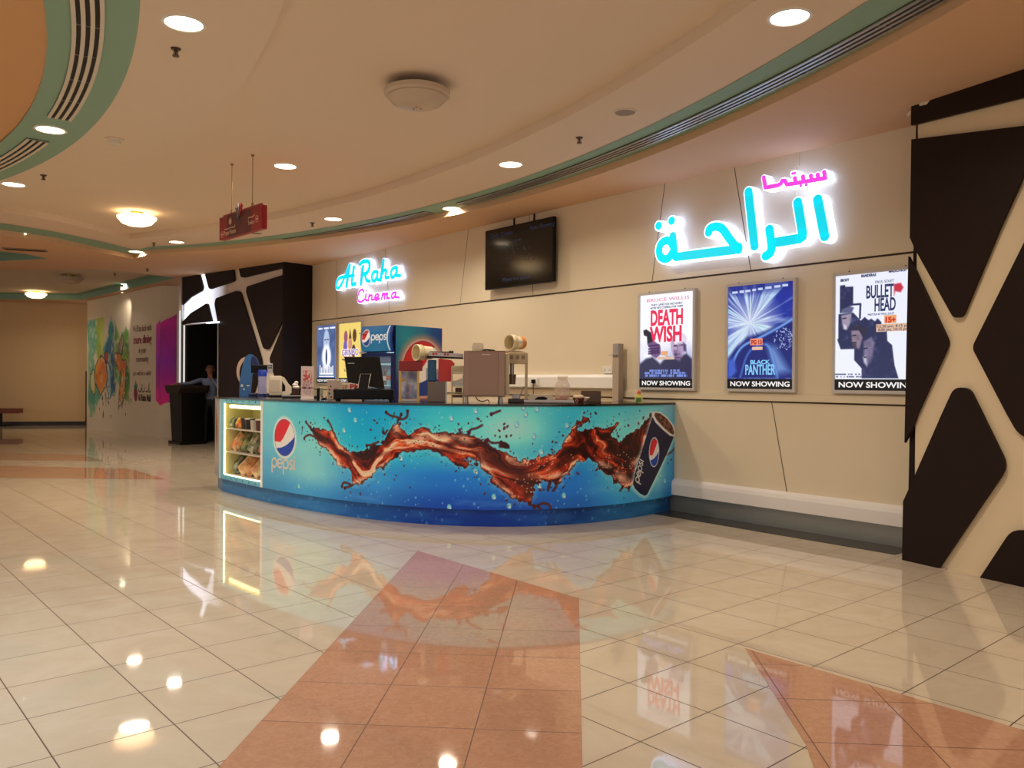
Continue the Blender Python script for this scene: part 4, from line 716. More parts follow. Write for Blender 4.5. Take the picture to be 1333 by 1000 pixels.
for i in range(650):
    k=rng.randint(len(tt)); a,z=tt[k][0]+rng.normal(0,.07),tt[k][1]+rng.normal(0,.06)
    if not(1.3<a<6.7 and .2<z<1.15): continue
    r=.002+.006*rng.rand()**2; P_.ell(a,z,r,r*(1+rng.rand()),(66,22,18),ang=rng.rand()*3,soft=.4,alpha=.9)
for i in range(160):   # bubbles in the liquid
    k=rng.randint(len(tt)); a,z=rng.uniform(4.6,6.2),rng.uniform(.3,.7)
    ia=int(np.clip(a/step,0,Xa.shape[1]-1)); iz=int(np.clip((z-.17)/step,0,Xa.shape[0]-1))
    if mask[iz,ia]: P_.ell(a,z,.007,.006,(226,170,140),soft=.5,alpha=.8)
# cup
P_.blend(np.clip(1-P_.dist(CUP,True)/.05,0,1)*(~P_.inside(CUP))*.7,(214,220,205))
P_.poly(CUP,(26,26,52),.008); cx=np.mean([q[0] for q in CUP]); 
gsh=P_.inside(CUP)&(P_.Y<.5); P_.C[gsh]=P_.C[gsh]*.8+np.array((30,20,24))*.2
P_.poly(RIM,(226,220,220),.006); P_.poly(LID,(70,34,24),.006)
nl=vnoise(P_.X*60,P_.Y*60,9); P_.blend(P_.inside(LID)*(nl>.55)*.6,(150,96,70))
lx,lz=CUPLOGO[0]; pepsi(P_,lx,lz,.082,.145,-.12,False); P_.stroke([(lx+.088*math.cos(t)*1.0,lz+.155*math.sin(t)) for t in np.linspace(0,2*PI,40)],.005,(220,220,230),.006)
pepsi(P_,LOGO[0][0],LOGO[0][1],.205,.205,0,True)
# display surround: pale teal with drilled dots
sur=(Xa<OA1+.03); P_.C[sur]=bgcol(Xa*0+1.3,Za)[sur]*.5+np.array((120,165,160))*.5
P_.C[(Xa<.05)]=(170,180,184)
for zz in (1.155,.195):
    for k in range(6): P_.ell(.22+k*.165,zz,.010,.012,(30,44,48),soft=.3)
for k in range(60): P_.ell(.125,.24+k*.0147,.010,.004,(60,70,60),soft=.5,alpha=.8)
P_.C[(Xa>OA1-.005)&(Xa<OA1+.055)&(Za>.0)]=(222,214,196)
hole=lambda a,z:~((a>OA0)&(a<OA1)&(z>OZ0)&(z<OZ1))
P_.C=np.clip(P_.C*np.array([1.16,1.27,1.40]),0,250)
grid_obj('printed_front_panel',Xa,Za,P_.C,mapc(),M_PRINT,co_,keep=hole)
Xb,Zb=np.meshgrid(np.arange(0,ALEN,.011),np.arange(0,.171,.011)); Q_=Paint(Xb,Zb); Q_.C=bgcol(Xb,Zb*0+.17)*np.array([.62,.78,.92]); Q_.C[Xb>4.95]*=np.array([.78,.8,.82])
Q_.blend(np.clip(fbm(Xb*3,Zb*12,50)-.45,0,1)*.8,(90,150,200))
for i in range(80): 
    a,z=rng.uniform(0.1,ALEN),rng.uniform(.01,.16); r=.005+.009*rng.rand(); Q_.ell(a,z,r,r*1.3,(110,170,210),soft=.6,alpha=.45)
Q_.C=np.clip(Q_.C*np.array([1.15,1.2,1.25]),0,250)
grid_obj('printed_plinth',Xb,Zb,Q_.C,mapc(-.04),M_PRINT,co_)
# end panel that turns the left corner
e0=np.array(CP(0.0)); e1=e0+np.array([-.20,.40])
xs=np.linspace(0,1,40); zs=np.arange(.17,ZT-.018,.012); X,Y=np.meshgrid(xs,zs); p=Paint(X,Y,(176,178,178)); p.C=p.C*(.9+.2*fbm(X*2,Y*3,3)[...,None])
p.poly([(.1,1.13),(.35,1.0),(.55,.8),(.45,.6),(.3,.5),(.2,.8)],(150,84,60),.1); p.poly([(.25,1.0),(.6,.85),(.5,.8)],(190,140,110),.05); p.blend(np.clip((.4-Y)*4,0,1)*.7,(110,140,160))
grid_obj('printed_end_panel',X,Y,p.C,lambda a,z:np.array([e0[0]+(e1[0]-e0[0])*(1-a)-ox,e0[1]+(e1[1]-e0[1])*(1-a)-oy,z]),M_PRINT,co_)
mb=MB(); pp=[e0+np.array([.03,.025]),e1+np.array([.03,.025])]; mb.add([(pp[0][0]-ox,pp[0][1]-oy,0),(pp[1][0]-ox,pp[1][1]-oy,0),(pp[1][0]-ox,pp[1][1]-oy,.17),(pp[0][0]-ox,pp[0][1]-oy,.17)],[(0,1,2,3)]); mb.build('end_plinth',mat('blue_plinth_vinyl',(60,120,165),.35),co_)
# countertop
aa=np.linspace(0,ALEN,90); DEP=.74
outer=[tuple(e1+np.array([-.012,.0]))]+[tuple(np.array(CP(a,.012))) for a in aa]; inner=[tuple(e1+np.array([.6,.45]))]+[tuple(np.array(CP(a,-DEP))) for a in aa]
def slab(mb,O,I,z0,z1):
    n=len(O); v=[(x-ox,y-oy,z) for z in (z0,z1) for L in (O,I) for x,y in L]; f=[]
    for i in range(n-1): f+=[(i,n+i,n+i+1,i+1),(2*n+i,2*n+i+1,3*n+i+1,3*n+i),(i,i+1,2*n+i+1,2*n+i),(n+i,3*n+i,3*n+i+1,n+i+1)]
    f+=[(0,2*n,3*n,n),(n-1,2*n-1,4*n-1,3*n-1)]; mb.add(v,f)
mb=MB(); slab(mb,outer,inner,ZT-.022,ZT); mb.build('countertop',mat('black_polished_countertop',(26,22,22),.1,spec=.6),co_)
mb=MB(); bk=[tuple(np.array(CP(a,-DEP+.03))) for a in aa]; bk2=[tuple(np.array(CP(a,-DEP+.01))) for a in aa]; slab(mb,bk,bk2,0,ZT-.022); mb.build('back_panel',M_OFFW,co_)
mb=MB(); q0,q1=np.array(CP(ALEN,0)),np.array(CP(ALEN,-DEP+.03)); mb.add([(q[0]-ox,q[1]-oy,z) for z in (0,ZT-.022) for q in (q0,q1)],[(0,1,3,2)]); mb.build('side_panel',M_OFFW,co_)
# display case recess
MI=mat('cream_display_lining',(206,194,140),.5)
nA=np.linspace(OA0,OA1,14); DP=.36
mb=MB()
def cstrip(mb,off0,z0,off1,z1,mi=0):
    v=[CL(a,z0,off0) for a in nA]+[CL(a,z1,off1) for a in nA]; n=len(nA); mb.add([tuple(map(float,q)) for q in v],[(i,i+1,i+1+n,i+n) for i in range(n-1)],mi)
cstrip(mb,0,OZ0,-DP,OZ0); cstrip(mb,-DP,OZ0,-DP,OZ1); cstrip(mb,-DP,OZ1,0,OZ1)
for a in (OA0,OA1): mb.add([tuple(map(float,CL(a,z,o))) for o,z in ((0,OZ0),(-DP,OZ0),(-DP,OZ1),(0,OZ1))],[(0,1,2,3)])
case=mb.build('display_case',MI,co_)
def cshelf(z,name='shelf'):
    mb=MB(); n=len(nA); v=[tuple(map(float,CL(a,zz,o))) for zz in (z-.014,z) for o in (-.01,-DP+.005) for a in nA]; f=[]
    for i in range(n-1): f+=[(i,n+i,n+i+1,i+1),(2*n+i,2*n+i+1,3*n+i+1,3*n+i),(i,i+1,2*n+i+1,2*n+i),(n+i,3*n+i,3*n+i+1,n+i+1)]
    f+=[(0,2*n,3*n,n),(n-1,2*n-1,4*n-1,3*n-1)]
    mb.add(v,f); return mb.build(name,M_OFFW,case)
SH=[.815,.525,OZ0+.012]
for z in SH: cshelf(z)
mb=MB(); mb.tube([tuple(map(float,CL(a,OZ1-.035,-.05))) for a in nA[1:-1]],.022,n=8); mb.build('tube_lamp',mat('display_tube_lamp',(250,250,220),.4,emit=(250,250,170),estr=3),case)
mb=MB(); mb.tube([tuple(map(float,CL(OA0+.012,z,.004))) for z in np.linspace(OZ0+.02,OZ1,12)],.010,n=6); mb.tube([tuple(map(float,CL(a,OZ0+.012,.004))) for a in nA],.007,n=6)
mb.build('led_strip',mat('display_led_strip',(255,255,230),.4,emit=(255,250,190),estr=4.5),case)
def ctext(s,a0,z,size,m,w=None,bold=0,ang=0,par=co_):
    ca,sa=math.cos(ang),math.sin(ang)
    def fn(x,y,zz):
        X,Y=x*ca-y*sa,x*sa+y*ca; q=CL(a0+X,z+Y,.003+zz); return tuple(map(float,q))
    return textmesh(s,'lettering',m,par,None,size,fn=fn,depth=.001,width=w,bold=bold)
MW2=mat('white_lettering',(232,232,228),.4)
def pepsi_word(fnp,par,m,h):
    """thin rounded lower-case letters: fnp(x,y)->3D, h = x height"""
    mb=MB(); w=h*.11
    def st(pts):
        for a,b in zip(pts[:-1],pts[1:]):
            a=np.array(a,float);b=np.array(b,float);d=b-a;n=np.array([-d[1],d[0]])/(np.hypot(*d)+1e-9)*w; e=d/(np.hypot(*d)+1e-9)*w*.4
            mb.add([fnp(*(a-n-e)),fnp(*(b-n+e)),fnp(*(b+n+e)),fnp(*(a+n-e))],[(0,1,2,3)])
    circ=lambda cx,cy,r,a0,a1,k=14:[(cx+r*math.cos(math.radians(a0+(a1-a0)*i/k)),cy+r*math.sin(math.radians(a0+(a1-a0)*i/k))) for i in range(k+1)]
    r=h*.44; x=r
    st(circ(x,h/2,r,0,360)); st([(x-r,h/2),(x-r,-h*.5)]); x+=r*2.45
    st(circ(x,h/2,r,-40,-360)); st([(x-r,h/2),(x+r,h/2)]); x+=r*2.45
    st(circ(x,h/2,r,0,360)); st([(x-r,h/2),(x-r,-h*.5)]); x+=r*2.1
    st(smooth_line([(x+r*.6,h*.86),(x,h*.93),(x-r*.5,h*.72),(x,h*.5),(x+r*.55,h*.28),(x,h*.06),(x-r*.6,h*.14)],4)); x+=r*1.3
    st([(x,0),(x,h*.93)]); st([(x,h*1.15),(x,h*1.3)])
    return mb.build('pepsi_lettering',m,par)
a_,z_=LOGOTXT[0][0]+.0,.425
pepsi_word(lambda x,y:tuple(map(float,CL(a_+x*1.0,z_+y,.004))),co_,MW2,.112)
ca,sa=math.cos(1.17),math.sin(1.17); ct=CUPTXT[0]
pepsi_word(lambda x,y:tuple(map(float,CL(ct[0]+.012+x*.62*ca-y*sa*.9,ct[1]+.01+x*.78*sa+y*ca,.004))),co_,MW2,.075)
# ---------------- snacks in the display
def CW(a,off,z=0):
    x,y=CP(a,off); nx,ny=float(np.interp(a,_A,_n[:,0])),float(np.interp(a,_A,_n[:,1])); return (float(x),float(y),z), math.atan2(ny,nx)+PI/2
def bagmesh(w,h,t):
    mb=MB(); nx,ny=8,10; 
    for side in (1,-1):
        v=[]
        for j in range(ny+1):
            for i in range(nx+1):
                u,vv=i/nx*2-1,j/ny*2-1; b=(1-abs(u)**3)*(1-abs(vv)**4); pin=1-.08*(1-abs(vv))
                v.append((u*w/2*pin,-side*b*t/2*(1+.12*math.sin(7*u+5*vv)),h/2+vv*h/2))
        f=[(j*(nx+1)+i,j*(nx+1)+i+1,(j+1)*(nx+1)+i+1,(j+1)*(nx+1)+i) for j in range(ny) for i in range(nx)]
        if side<0: f=[q[::-1] for q in f]
        mb.add(v,f)
    return mb
def snack(a,off,z,w,h,t,lean,col,col2,label,roll=0):
    (x,y,_),rz=CW(a,off); o=bagmesh(w,h,t).build('snack_packet',[pk(col,col2)],None,smooth=True); o.location=(x,y,z); o.rotation_euler=(lean,roll,rz)
    tag(o,label,'snack packet','snack packets in the lit display'); return o
def pk(c,c2):
    nm='packet_foil_%d_%d_%d_%d'%(c+(c2[0],))
    if nm in MATS: return MATS[nm]
    m=mat(nm,c,.3,spec=.6); nt=m.node_tree; b=nt.nodes['Principled BSDF']
    tc=nt.nodes.new('ShaderNodeTexCoord'); nz=nt.nodes.new('ShaderNodeTexNoise'); nz.inputs['Scale'].default_value=14; nt.links.new(tc.outputs['Object'],nz.inputs['Vector'])
    cr=nt.nodes.new('ShaderNodeValToRGB'); cr.color_ramp.elements[0].position=.42; cr.color_ramp.elements[1].position=.56; cr.color_ramp.elements[0].color=lin(c)+(1,); cr.color_ramp.elements[1].color=lin(c2)+(1,)
    nt.links.new(nz.outputs['Fac'],cr.inputs[0]); nt.links.new(cr.outputs['Color'],b.inputs['Base Color']); return m
z=SH[0]
for k,(a,c,c2,l) in enumerate([(.19,(70,90,70),(190,190,150),'small green packet at the left end of the top display shelf'),(.28,(90,100,80),(40,60,60),'dark green packet second from left on the top display shelf'),(.38,(236,180,30),(200,60,30),'small yellow packet on the top display shelf'),(.47,(200,60,40),(240,170,60),'small red packet on the top display shelf')]):
    snack(a+.02,-.07,z+.012,.12,.125,.06,-.3,c,c2,l,.15*(-1)**k)
for k,(a,c,l) in enumerate([(.58,(60,46,44),'dark brown dip tub beside the red packet on the top display shelf'),(.70,(38,30,34),'black snack tub in the middle of the top display shelf row'),(.84,(196,190,180),'white striped snack tub on the top display shelf'),(.98,(90,50,40),'brown snack tub at the right end of the top display shelf')]):
    (x,y,_),rz=CW(a,-.09); t=empty('snack_tub',(x,y,z),rz,l,'tub','snack tubs in the lit display')
    mb=MB(); mb.lathe([(0,0),(.042,0),(.052,.12),(.054,.125)],n=20); mb.build('tub',mat('tub_%d'%k,c,.35,noise=.3,nscale=30),t,smooth=True)
    mb=MB(); mb.lathe([(.056,.12),(.056,.134),(.05,.138),(0,.138)],n=20); mb.build('lid',mat('tub_lid_%d'%(k%2),(200,196,186) if k%2 else (40,36,36),.3),t,smooth=True)
z=SH[1]
for k,(a,c,c2,l,rl) in enumerate([(.28,(210,110,60),(230,190,140),'orange snack bag at the left end of the middle display shelf',.5),(.44,(196,130,70),(90,110,70),'orange and green snack bag second from left on the middle display shelf',.55),(.60,(150,150,90),(60,80,50),'tall olive snack bag in the middle of the middle display shelf',.3),(.76,(110,120,80),(210,200,170),'green and cream snack bag right of the olive bag on the middle display shelf',.35),(.92,(120,124,96),(60,60,40),'dark olive snack bag fourth along the middle display shelf',.3),(1.06,(206,96,60),(160,150,120),'red orange snack bag at the right end of the middle display shelf',.2)]):
    snack(a-.06,-.09,z+.02,.165,.235,.07,-.35,c,c2,l,rl)
z=SH[2]
for k,(a,c,c2,l,rl) in enumerate([(.30,(120,124,110),(50,50,46),'grey snack bag at the left end of the bottom display shelf',.6),(.48,(206,150,100),(230,190,150),'large tan snack bag second from left on the bottom display shelf',.7),(.66,(214,160,106),(190,110,70),'large peach snack bag in the middle of the bottom display shelf',.65),(.86,(200,140,96),(226,196,150),'large light brown snack bag fourth along the bottom display shelf',.6),(1.04,(190,180,110),(90,120,60),'yellow green snack bag at the right end of the bottom display shelf',.5)]):
    snack(a-.07,-.10,z+.03,.20,.25,.075,-.4,c,c2,l,rl)
# ============================================================ ITEMS ON THE COUNTERTOP
F_=1069.9
def at_px(u,Y):  # world x of something seen in column u standing Y metres in front of the lens
    return (u-666.5-.0068*20)/F_*Y
def item(name,x,y,label,cat,rz=0,group=None,z=ZT): return empty(name,(x,y,z),rz,label,cat,group)
face=lambda x,y:math.atan2(y,x)-PI/2   # turned to the hall side
MBL=mat('cola_blue_plastic',(14,92,158),.25,noise=.25,nscale=9,coat=.5); MDB=mat('dark_blue_plastic',(18,34,92),.3); MLG=mat('light_grey_plastic',(186,186,190),.35)
# slush / drinks dispenser with arched blue tower
x,y=-3.62,11.10
t=item('drinks_dispenser',x,y,'tall curved blue drinks dispenser with black tap head at the left end of the counter','drinks dispenser',face(x,y))
def arch(mb,w,d0,d1,h,t0):
    pr=[(-.02,0),(-.03,.15),(-.035,.30),(0,.44),(.06,.53),(.12,.56),(.17,.53),(.20,.42)]; pr=smooth_line(pr,4)
    for a,b in zip(pr[:-1],pr[1:]):
        d=np.array(b)-np.array(a); n=np.array([-d[1],d[0]])/np.hypot(*d)*t0
        mb.prism([tuple(np.array(a)-n),tuple(np.array(b)-n),tuple(np.array(b)+n),tuple(np.array(a)+n)],lambda X,Z,D:(X,D,Z),d0,d1)
mb=MB(); mb.prism(rnd([(-.06,0),(.085,0),(.10,.15),(.11,.30),(.17,.33),(.20,.42),(.16,.52),(.10,.565),(.04,.555),(-.005,.48),(-.03,.35),(-.055,.2)],.04,(0,1)),lambda X,Z,D:(X,D,Z),-.065,.065); mb.build('tower',MBL,t,smooth=True)
mb=MB(); mb.prism(rnd([(.115,.31),(.17,.34),(.19,.42),(.155,.505),(.105,.545),(.08,.45)],.02),lambda X,Z,D:(X,D,Z),-.067,-.0655); mb.build('inner_panel',MDB,t)
mb=MB(); mb.box(-.04,-.012,-.068,-.066,.122,.152); mb.build('sticker',M_WHITE,t)
mb=MB(); mb.box(.035,.075,-.068,-.066,.13,.145); mb.build('sticker',M_WHITE,t)
mb=MB(); mb.box(-.01,.01,-.068,-.066,.08,.10); mb.build('sticker',M_WHITE,t)
mb=MB()
for k in range(14):
    a0,a1=PI*(.42+.9*k/14),PI*(.42+.9*(k+1)/14); f=lambda a,r:(.02+r*.6*math.cos(a)*1.0,.33+r*math.sin(a))
    w0=.02+.045*math.sin(PI*k/14); w1=.02+.045*math.sin(PI*(k+1)/14)
    mb.prism([f(a0,.19-w0),f(a1,.19-w1),f(a1,.195),f(a0,.195)],lambda X,Z,D:(X,D,Z),.075,.1)
mb.build('swirl_crest',mat('white_orange_crest',(226,190,160),.35,noise=.3,nscale=12),t)
mb=MB(); mb.rbox(.09,.30,-.08,.10,.31,.42,.01); mb.build('tap_head',M_BLACK,t)
mb=MB(); mb.rbox(.30,.37,-.07,.09,.31,.44,.006); mb.build('control_panel',MLG,t)
mb=MB(); 
for i in range(3):
    for j in range(2): mb.box(.312+i*.018,.324+i*.018,-.073,-.07,.37+j*.03,.39+j*.03)
mb.build('button',M_BLACK,t)
mb=MB(); mb.rbox(.06,.37,-.12,.12,0,.035,.008); mb.build('drip_tray',MDB,t)
mb=MB()
for i in range(7): mb.box(.09+i*.035,.10+i*.035,-.11,.1,.035,.04)
mb.build('grille',M_DARK,t)
x,y=-3.34,11.0
t=item('cup_tube',x,y,'clear lilac cup dispenser tube with a blue cap beside the blue drinks dispenser','cup dispenser',face(x,y))
mb=MB(); mb.lathe([(0,.03),(.055,.03),(.056,.05),(.056,.27),(.05,.275),(0,.275)],n=24); mb.build('tube',mat('lilac_plastic',(168,166,206),.25),t,smooth=True)
mb=MB(); mb.lathe([(.059,.265),(.060,.33),(.045,.352),(0,.352)],n=24); mb.build('cap',mat('royal_blue_plastic',(28,66,180),.3),t,smooth=True)
mb=MB(); mb.lathe([(.068,0),(.068,.03),(0,.03)],n=24); mb.lathe([(0,0),(.068,0)],n=24); mb.build('foot',MDB,t)
x,y=-3.02,10.72
t=item('coffee_machine',x,y,'small white coffee machine with angled arm near the left end of the counter','coffee machine',face(x,y))
MAP=mat('cream_white_appliance',(222,208,186),.35)
mb=MB(); mb.rbox(-.14,.02,-.10,.12,.015,.27,.02); mb.build('body',MAP,t,smooth=True)
mb=MB(); mb.prism([(.0,.23),(.0,.27),(.05,.25),(.10,.17),(.14,.13),(.14,.05),(.11,.02),(-.02,.02),(-.02,.06),(.06,.07),(.06,.14)],lambda X,Z,D:(X,D,Z),-.07,.08); mb.build('arm',MAP,t)
mb=MB(); mb.rbox(-.15,.16,-.13,.13,0,.018,.006); mb.build('tray',M_BLACK,t)
mb=MB(); mb.rbox(-.13,-.01,-.104,-.1,.06,.22,.004); mb.build('front_cover',mat('cream_front',(206,190,168),.3),t)
# display tray with two model desserts
x,y=-2.62,10.20
t=item('display_stand',x,y,'low flat black stand under the two model desserts','stand',face(x,y))
mb=MB(); mb.rbox(-.22,.22,-.15,.15,.0,.03,.006); mb.build('platform',mat('gloss_black',(14,12,12),.08),t)
mb=MB(); mb.box(-.225,.225,-.156,-.151,.02,.034); mb.build('front_edge',M_ALU,t)
def dessert(dx,cb,ct,label,swirl):
    px,py=x+dx*math.cos(face(x,y)),y+dx*math.sin(face(x,y)); t=item('model_dessert',px,py,label,'dessert',0,'model desserts on the counter',z=ZT+.03)
    mb=MB(); mb.lathe([(0,0),(.034,0),(.04,.02),(.036,.05),(.042,.08)] if swirl else [(0,0),(.05,0),(.052,.03),(.044,.06),(.048,.07)],n=20); mb.build('cup',mat('dessert_cup_%d'%swirl,cb,.3),t,smooth=True)
    mb=MB()
    if swirl:
        for k,(r,zc) in enumerate([(.044,.10),(.036,.13),(.026,.155)]): mb.lathe([(0,zc-.022),(r*.8,zc-.018),(r,zc),(r*.7,zc+.016),(0,zc+.022)],c=(.006*(-1)**k,0,0),n=16)
    else: mb.lathe([(.048,.07),(.052,.10),(.048,.13),(.03,.145),(0,.147)],n=20)
    mb.build('topping',mat('dessert_top_%d'%swirl,ct,.4),t,smooth=True)
dessert(-.062,(74,36,26),(232,222,214),'brown cup with white whipped swirl, left of the two model desserts',1)
dessert(.048,(228,206,160),(206,140,50),'cream pot with round orange top, right of the two model desserts',0)
# acrylic leaflet stand
x,y=-2.36,9.48
t=item('leaflet_holder',x,y,'upright clear holder with pink and white menu card on the counter','leaflet holder',face(x,y)+.1)
X,Y=np.meshgrid(np.linspace(0,1,60),np.linspace(0,2.6,150)); p=Paint(X,Y,(226,200,196)); nn=fbm(X*8,Y*7,12)
p.blend(((nn>.5)&(X>.15)&(X<.85)&(Y>1.4)&(Y<2.3))*.9,(200,60,50)); p.blend(((vnoise(X*18,Y*22,4)>.5)&(X>.12)&(X<.88)&(Y>.75)&(Y<1.4))*.7,(150,80,84)); p.blend((np.abs(Y-.85)<.06)*(vnoise(X*30,Y*0,3)>.4)*.9,(50,40,50))
for yy in (.5,.6,.35): p.blend((np.abs(Y-yy)<.02)*(X>.15)*(X<.8)*(vnoise(X*30,Y*0+yy*9,3)>.35)*.7,(90,80,90))
grid_obj('card',X,Y,p.C,lambda a,b:np.array([(a-.5)*.135,-.012-.0*a,b*.138+.012]),M_PAINT,t)
mb=MB(); mb.box(-.072,.072,-.010,-.004,.0,.378); mb.rbox(-.075,.075,-.05,.06,0,.008,.003); mb.build('acrylic_holder',M_WHITE,t)
# pen cup and small phone stand
x,y=-2.19,9.42
t=item('card_reader',x,y,'small black card terminal on a stand right of the pink menu card','card terminal',face(x,y))
mb=MB(); mb.rbox(-.045,-.012,-.02,.02,.0,.13,.006); mb.build('body',M_BLACK,t)
mb=MB(); mb.rbox(-.008,.022,-.022,.02,.03,.135,.005); mb.build('keypad',mat('pale_green_plastic',(170,176,150),.4),t)
mb=MB(); mb.tube([(.01,-.02,.03),(.03,-.05,.012),(.055,-.05,.012),(.06,-.03,.03)],.006); mb.rbox(.0,.07,-.06,.03,0,.012,.004); mb.build('stand',M_BLACK,t)
x,y=-2.02,9.35
t=item('donation_box',x,y,'white square charity box with coloured dots and a red circle, beside the till','box',face(x,y)-.08)
mb=MB(); mb.rbox(-.075,.075,-.05,.05,0,.225,.004); mb.build('box',mat('beige_card_box',(206,184,166),.45),t)
mb=MB()
for dx,dz,r,mi in ((-.035,.15,.008,0),(-.05,.11,.008,0),(-.052,.07,.012,1),(-.03,.03,.008,0),(.018,.10,.030,2)):
    mb.cyl((dx,-.052,dz),(dx,-.0505,dz),r,n=20,mi=mi)
mb.cyl((.018,-.053,.10),(.018,-.052,.10),.018,n=20,mi=3); mb.build('printed_dots',[M_BLACK,mat('dot_green',(50,110,60),.4),M_REDP,mat('box_pale',(226,180,170),.4)],t)
# price board behind the till
x,y=-1.93,9.62
t=item('counter_sign',x,y,'small white card sign with gold and red PM lettering behind the till','sign',face(x,y))
mb=MB(); mb.rbox(-.10,.17,-.006,.006,.0,.19,.003); mb.build('board',mat('sign_card',(224,200,182),.45),t)
textmesh('PM','lettering',mat('deep_red_letters',(176,36,26),.4),t,(.03,-.008,.115),.085,bold=.002,width=.115); textmesh('GP','lettering',mat('gold_letters',(168,128,70),.4),t,(-.085,-.008,.115),.07,bold=.001,width=.09)
# cash drawer and touch till
x,y=-1.60,8.92; rz=face(x,y)-.04
t=item('cash_drawer',x,y,'wide black cash drawer under the till screen','cash drawer',rz)
mb=MB(); mb.rbox(-.315,.315,-.20,.20,.018,.125,.006); mb.build('case',mat('till_black',(9,7,7),.4,spec=.2),t)
mb=MB(); mb.rbox(-.29,.29,-.206,-.199,.03,.112,.003); mb.build('drawer_front',M_BLACK,t)
for sx in (-.28,.28):
    for sy in (-.16,.16):
        mb=MB(); mb.cyl((sx,sy,0),(sx,sy,.018),.014,.016,n=12); mb.build('foot',M_DARK,t)
t=item('till_screen',x-.01,y+.02,'black touch till seen from behind, standing on the cash drawer','till',rz,z=ZT+.125)
def quadbox(mb,P,d): # P four points x,z,y
    v=[(a,b,c) for a,c,b in P]+[(a,b+d,c) for a,c,b in P]; mb.add(v,[(0,1,2,3),(7,6,5,4),(0,4,5,1),(1,5,6,2),(2,6,7,3),(3,7,4,0)])
mb=MB(); quadbox(mb,[(-.17,.075,-.09),(.225,.0,-.11),(.165,.355,.05),(-.215,.35,.05)],.035); mb.build('display_back',mat('till_black',(9,7,7),.4,spec=.2),t)
mb=MB(); quadbox(mb,[(-.06,.0,-.13),(.045,.0,-.13),(.075,.165,-.065),(-.035,.165,-.065)],.05); mb.build('stand',M_BLACK,t)
mb=MB()
for a,b in (((-.06,-.132,.0),(-.035,-.067,.165)),((-.035,-.067,.165),(.075,-.067,.165)),((.075,-.067,.165),(.045,-.132,.0))): mb.cyl(a,b,.0022,n=6)
mb.build('stand_edge',M_ALU,t); mb=MB(); mb.box(-.175,-.105,.012,.018,.27,.285); mb.build('badge',M_ALU,t)
mb=MB(); mb.rbox(-.10,.20,-.17,.10,0,.012,.004); mb.build('base',mat('gloss_black',(14,12,12),.08),t)
# red stand with the cream bucket
x,y=-1.09,8.78; rz=face(x,y)
t=item('cup_stand',x,y,'red topped metal stand with a printed cloud panel, left of the blue container','stand',rz)
mb=MB(); mb.rbox(-.115,.13,-.13,.13,.325,.43,.006); mb.build('red_top',mat('dark_red_plastic',(150,26,22),.35),t)
mb=MB()
for sx in (-.105,.085):
    for sy in (-.12,.12): mb.box(sx-.012,sx+.012,sy-.012,sy+.012,0,.325)
mb.build('leg_frame',M_BRASS,t)
X,Y=np.meshgrid(np.linspace(0,1,60),np.linspace(0,1.6,90)); p=Paint(X,Y,(170,176,220)); p.blend(np.clip(fbm(X*3,Y*3,8)*2.4-.6,0,1),(252,252,255)); p.blend(np.clip(.6-Y,0,.6),(90,100,160)); p.stroke(smooth_line([(.3,.7),(.55,.72),(.62,.5),(.5,.3),(.35,.3)],4),.05,(226,190,190),.03); p.poly([(0,1.1),(.3,1.2),(.2,1.0),(.0,.95)],(230,170,70),.05)
grid_obj('cloud_panel',X,Y,p.C,lambda a,b:np.array([(a-.5)*.165-.01,0*a+.05,.035+b*.18]),M_PAINT,t)
mb=MB(); mb.rbox(-.12,.11,-.1,.13,0,.03,.004); mb.build('base_tray',M_STEEL,t)
def bucket(name,loc,rz,pitch,r0,r1,L,label,band):
    t=empty(name,loc,0,label,'bucket','plastic buckets lying on their sides'); t.rotation_euler=(0,0,rz)
    M=Matrix.Rotation(pitch,4,'X')@Matrix.Rotation(PI/2,4,'X')  # axis along -y (mouth toward -Y)
    M=Matrix.Rotation(PI/2+pitch,4,'X')
    z0=r0
    pr=[(0,-L/2),(r1,-L/2),(r1+(r0-r1)*.55,-L/2+L*.6),(r0,L/2-.02),(r0+.006,L/2-.015),(r0+.006,L/2),(r0-.004,L/2),(r0-.006,L/2-.02),(r1-.004,-L/2+.006),(0,-L/2+.006)]
    mb=MB(); mb.lathe(pr,c=(0,0,r0+.006),n=28,M=M); mb.build('shell',mat('cream_bucket_plastic',(236,220,178) if band is None else (232,226,208),.4),t,smooth=True)
    mb=MB()
    for zc in (L*.28,L*.18): mb.lathe([(r0-.001,zc-.004),(r0+.005,zc),(r0-.001,zc+.004)],c=(0,0,r0+.006),n=28,M=M)
    mb.build('ribs',mat('cream_bucket_plastic',(236,220,178) if band is None else (232,226,208),.4),t,smooth=True)
    if band:
        rr=lambda q:r1+(r0-r1)*(q+L/2)/L
        mb=MB(); mb.lathe([(rr(-L*.47)+.002,-L*.47),(rr(-L*.2)+.003,-L*.2)],c=(0,0,r0+.006),n=28,M=M); mb.build('label_band',band,t,smooth=True)
    return t
bx,by=at_px(551,8.7),8.72
bucket('bucket',(bx,by,ZT+.43),math.radians(-52),0,.082,.066,.19,'cream plastic bucket lying on its side on the red topped stand',None)
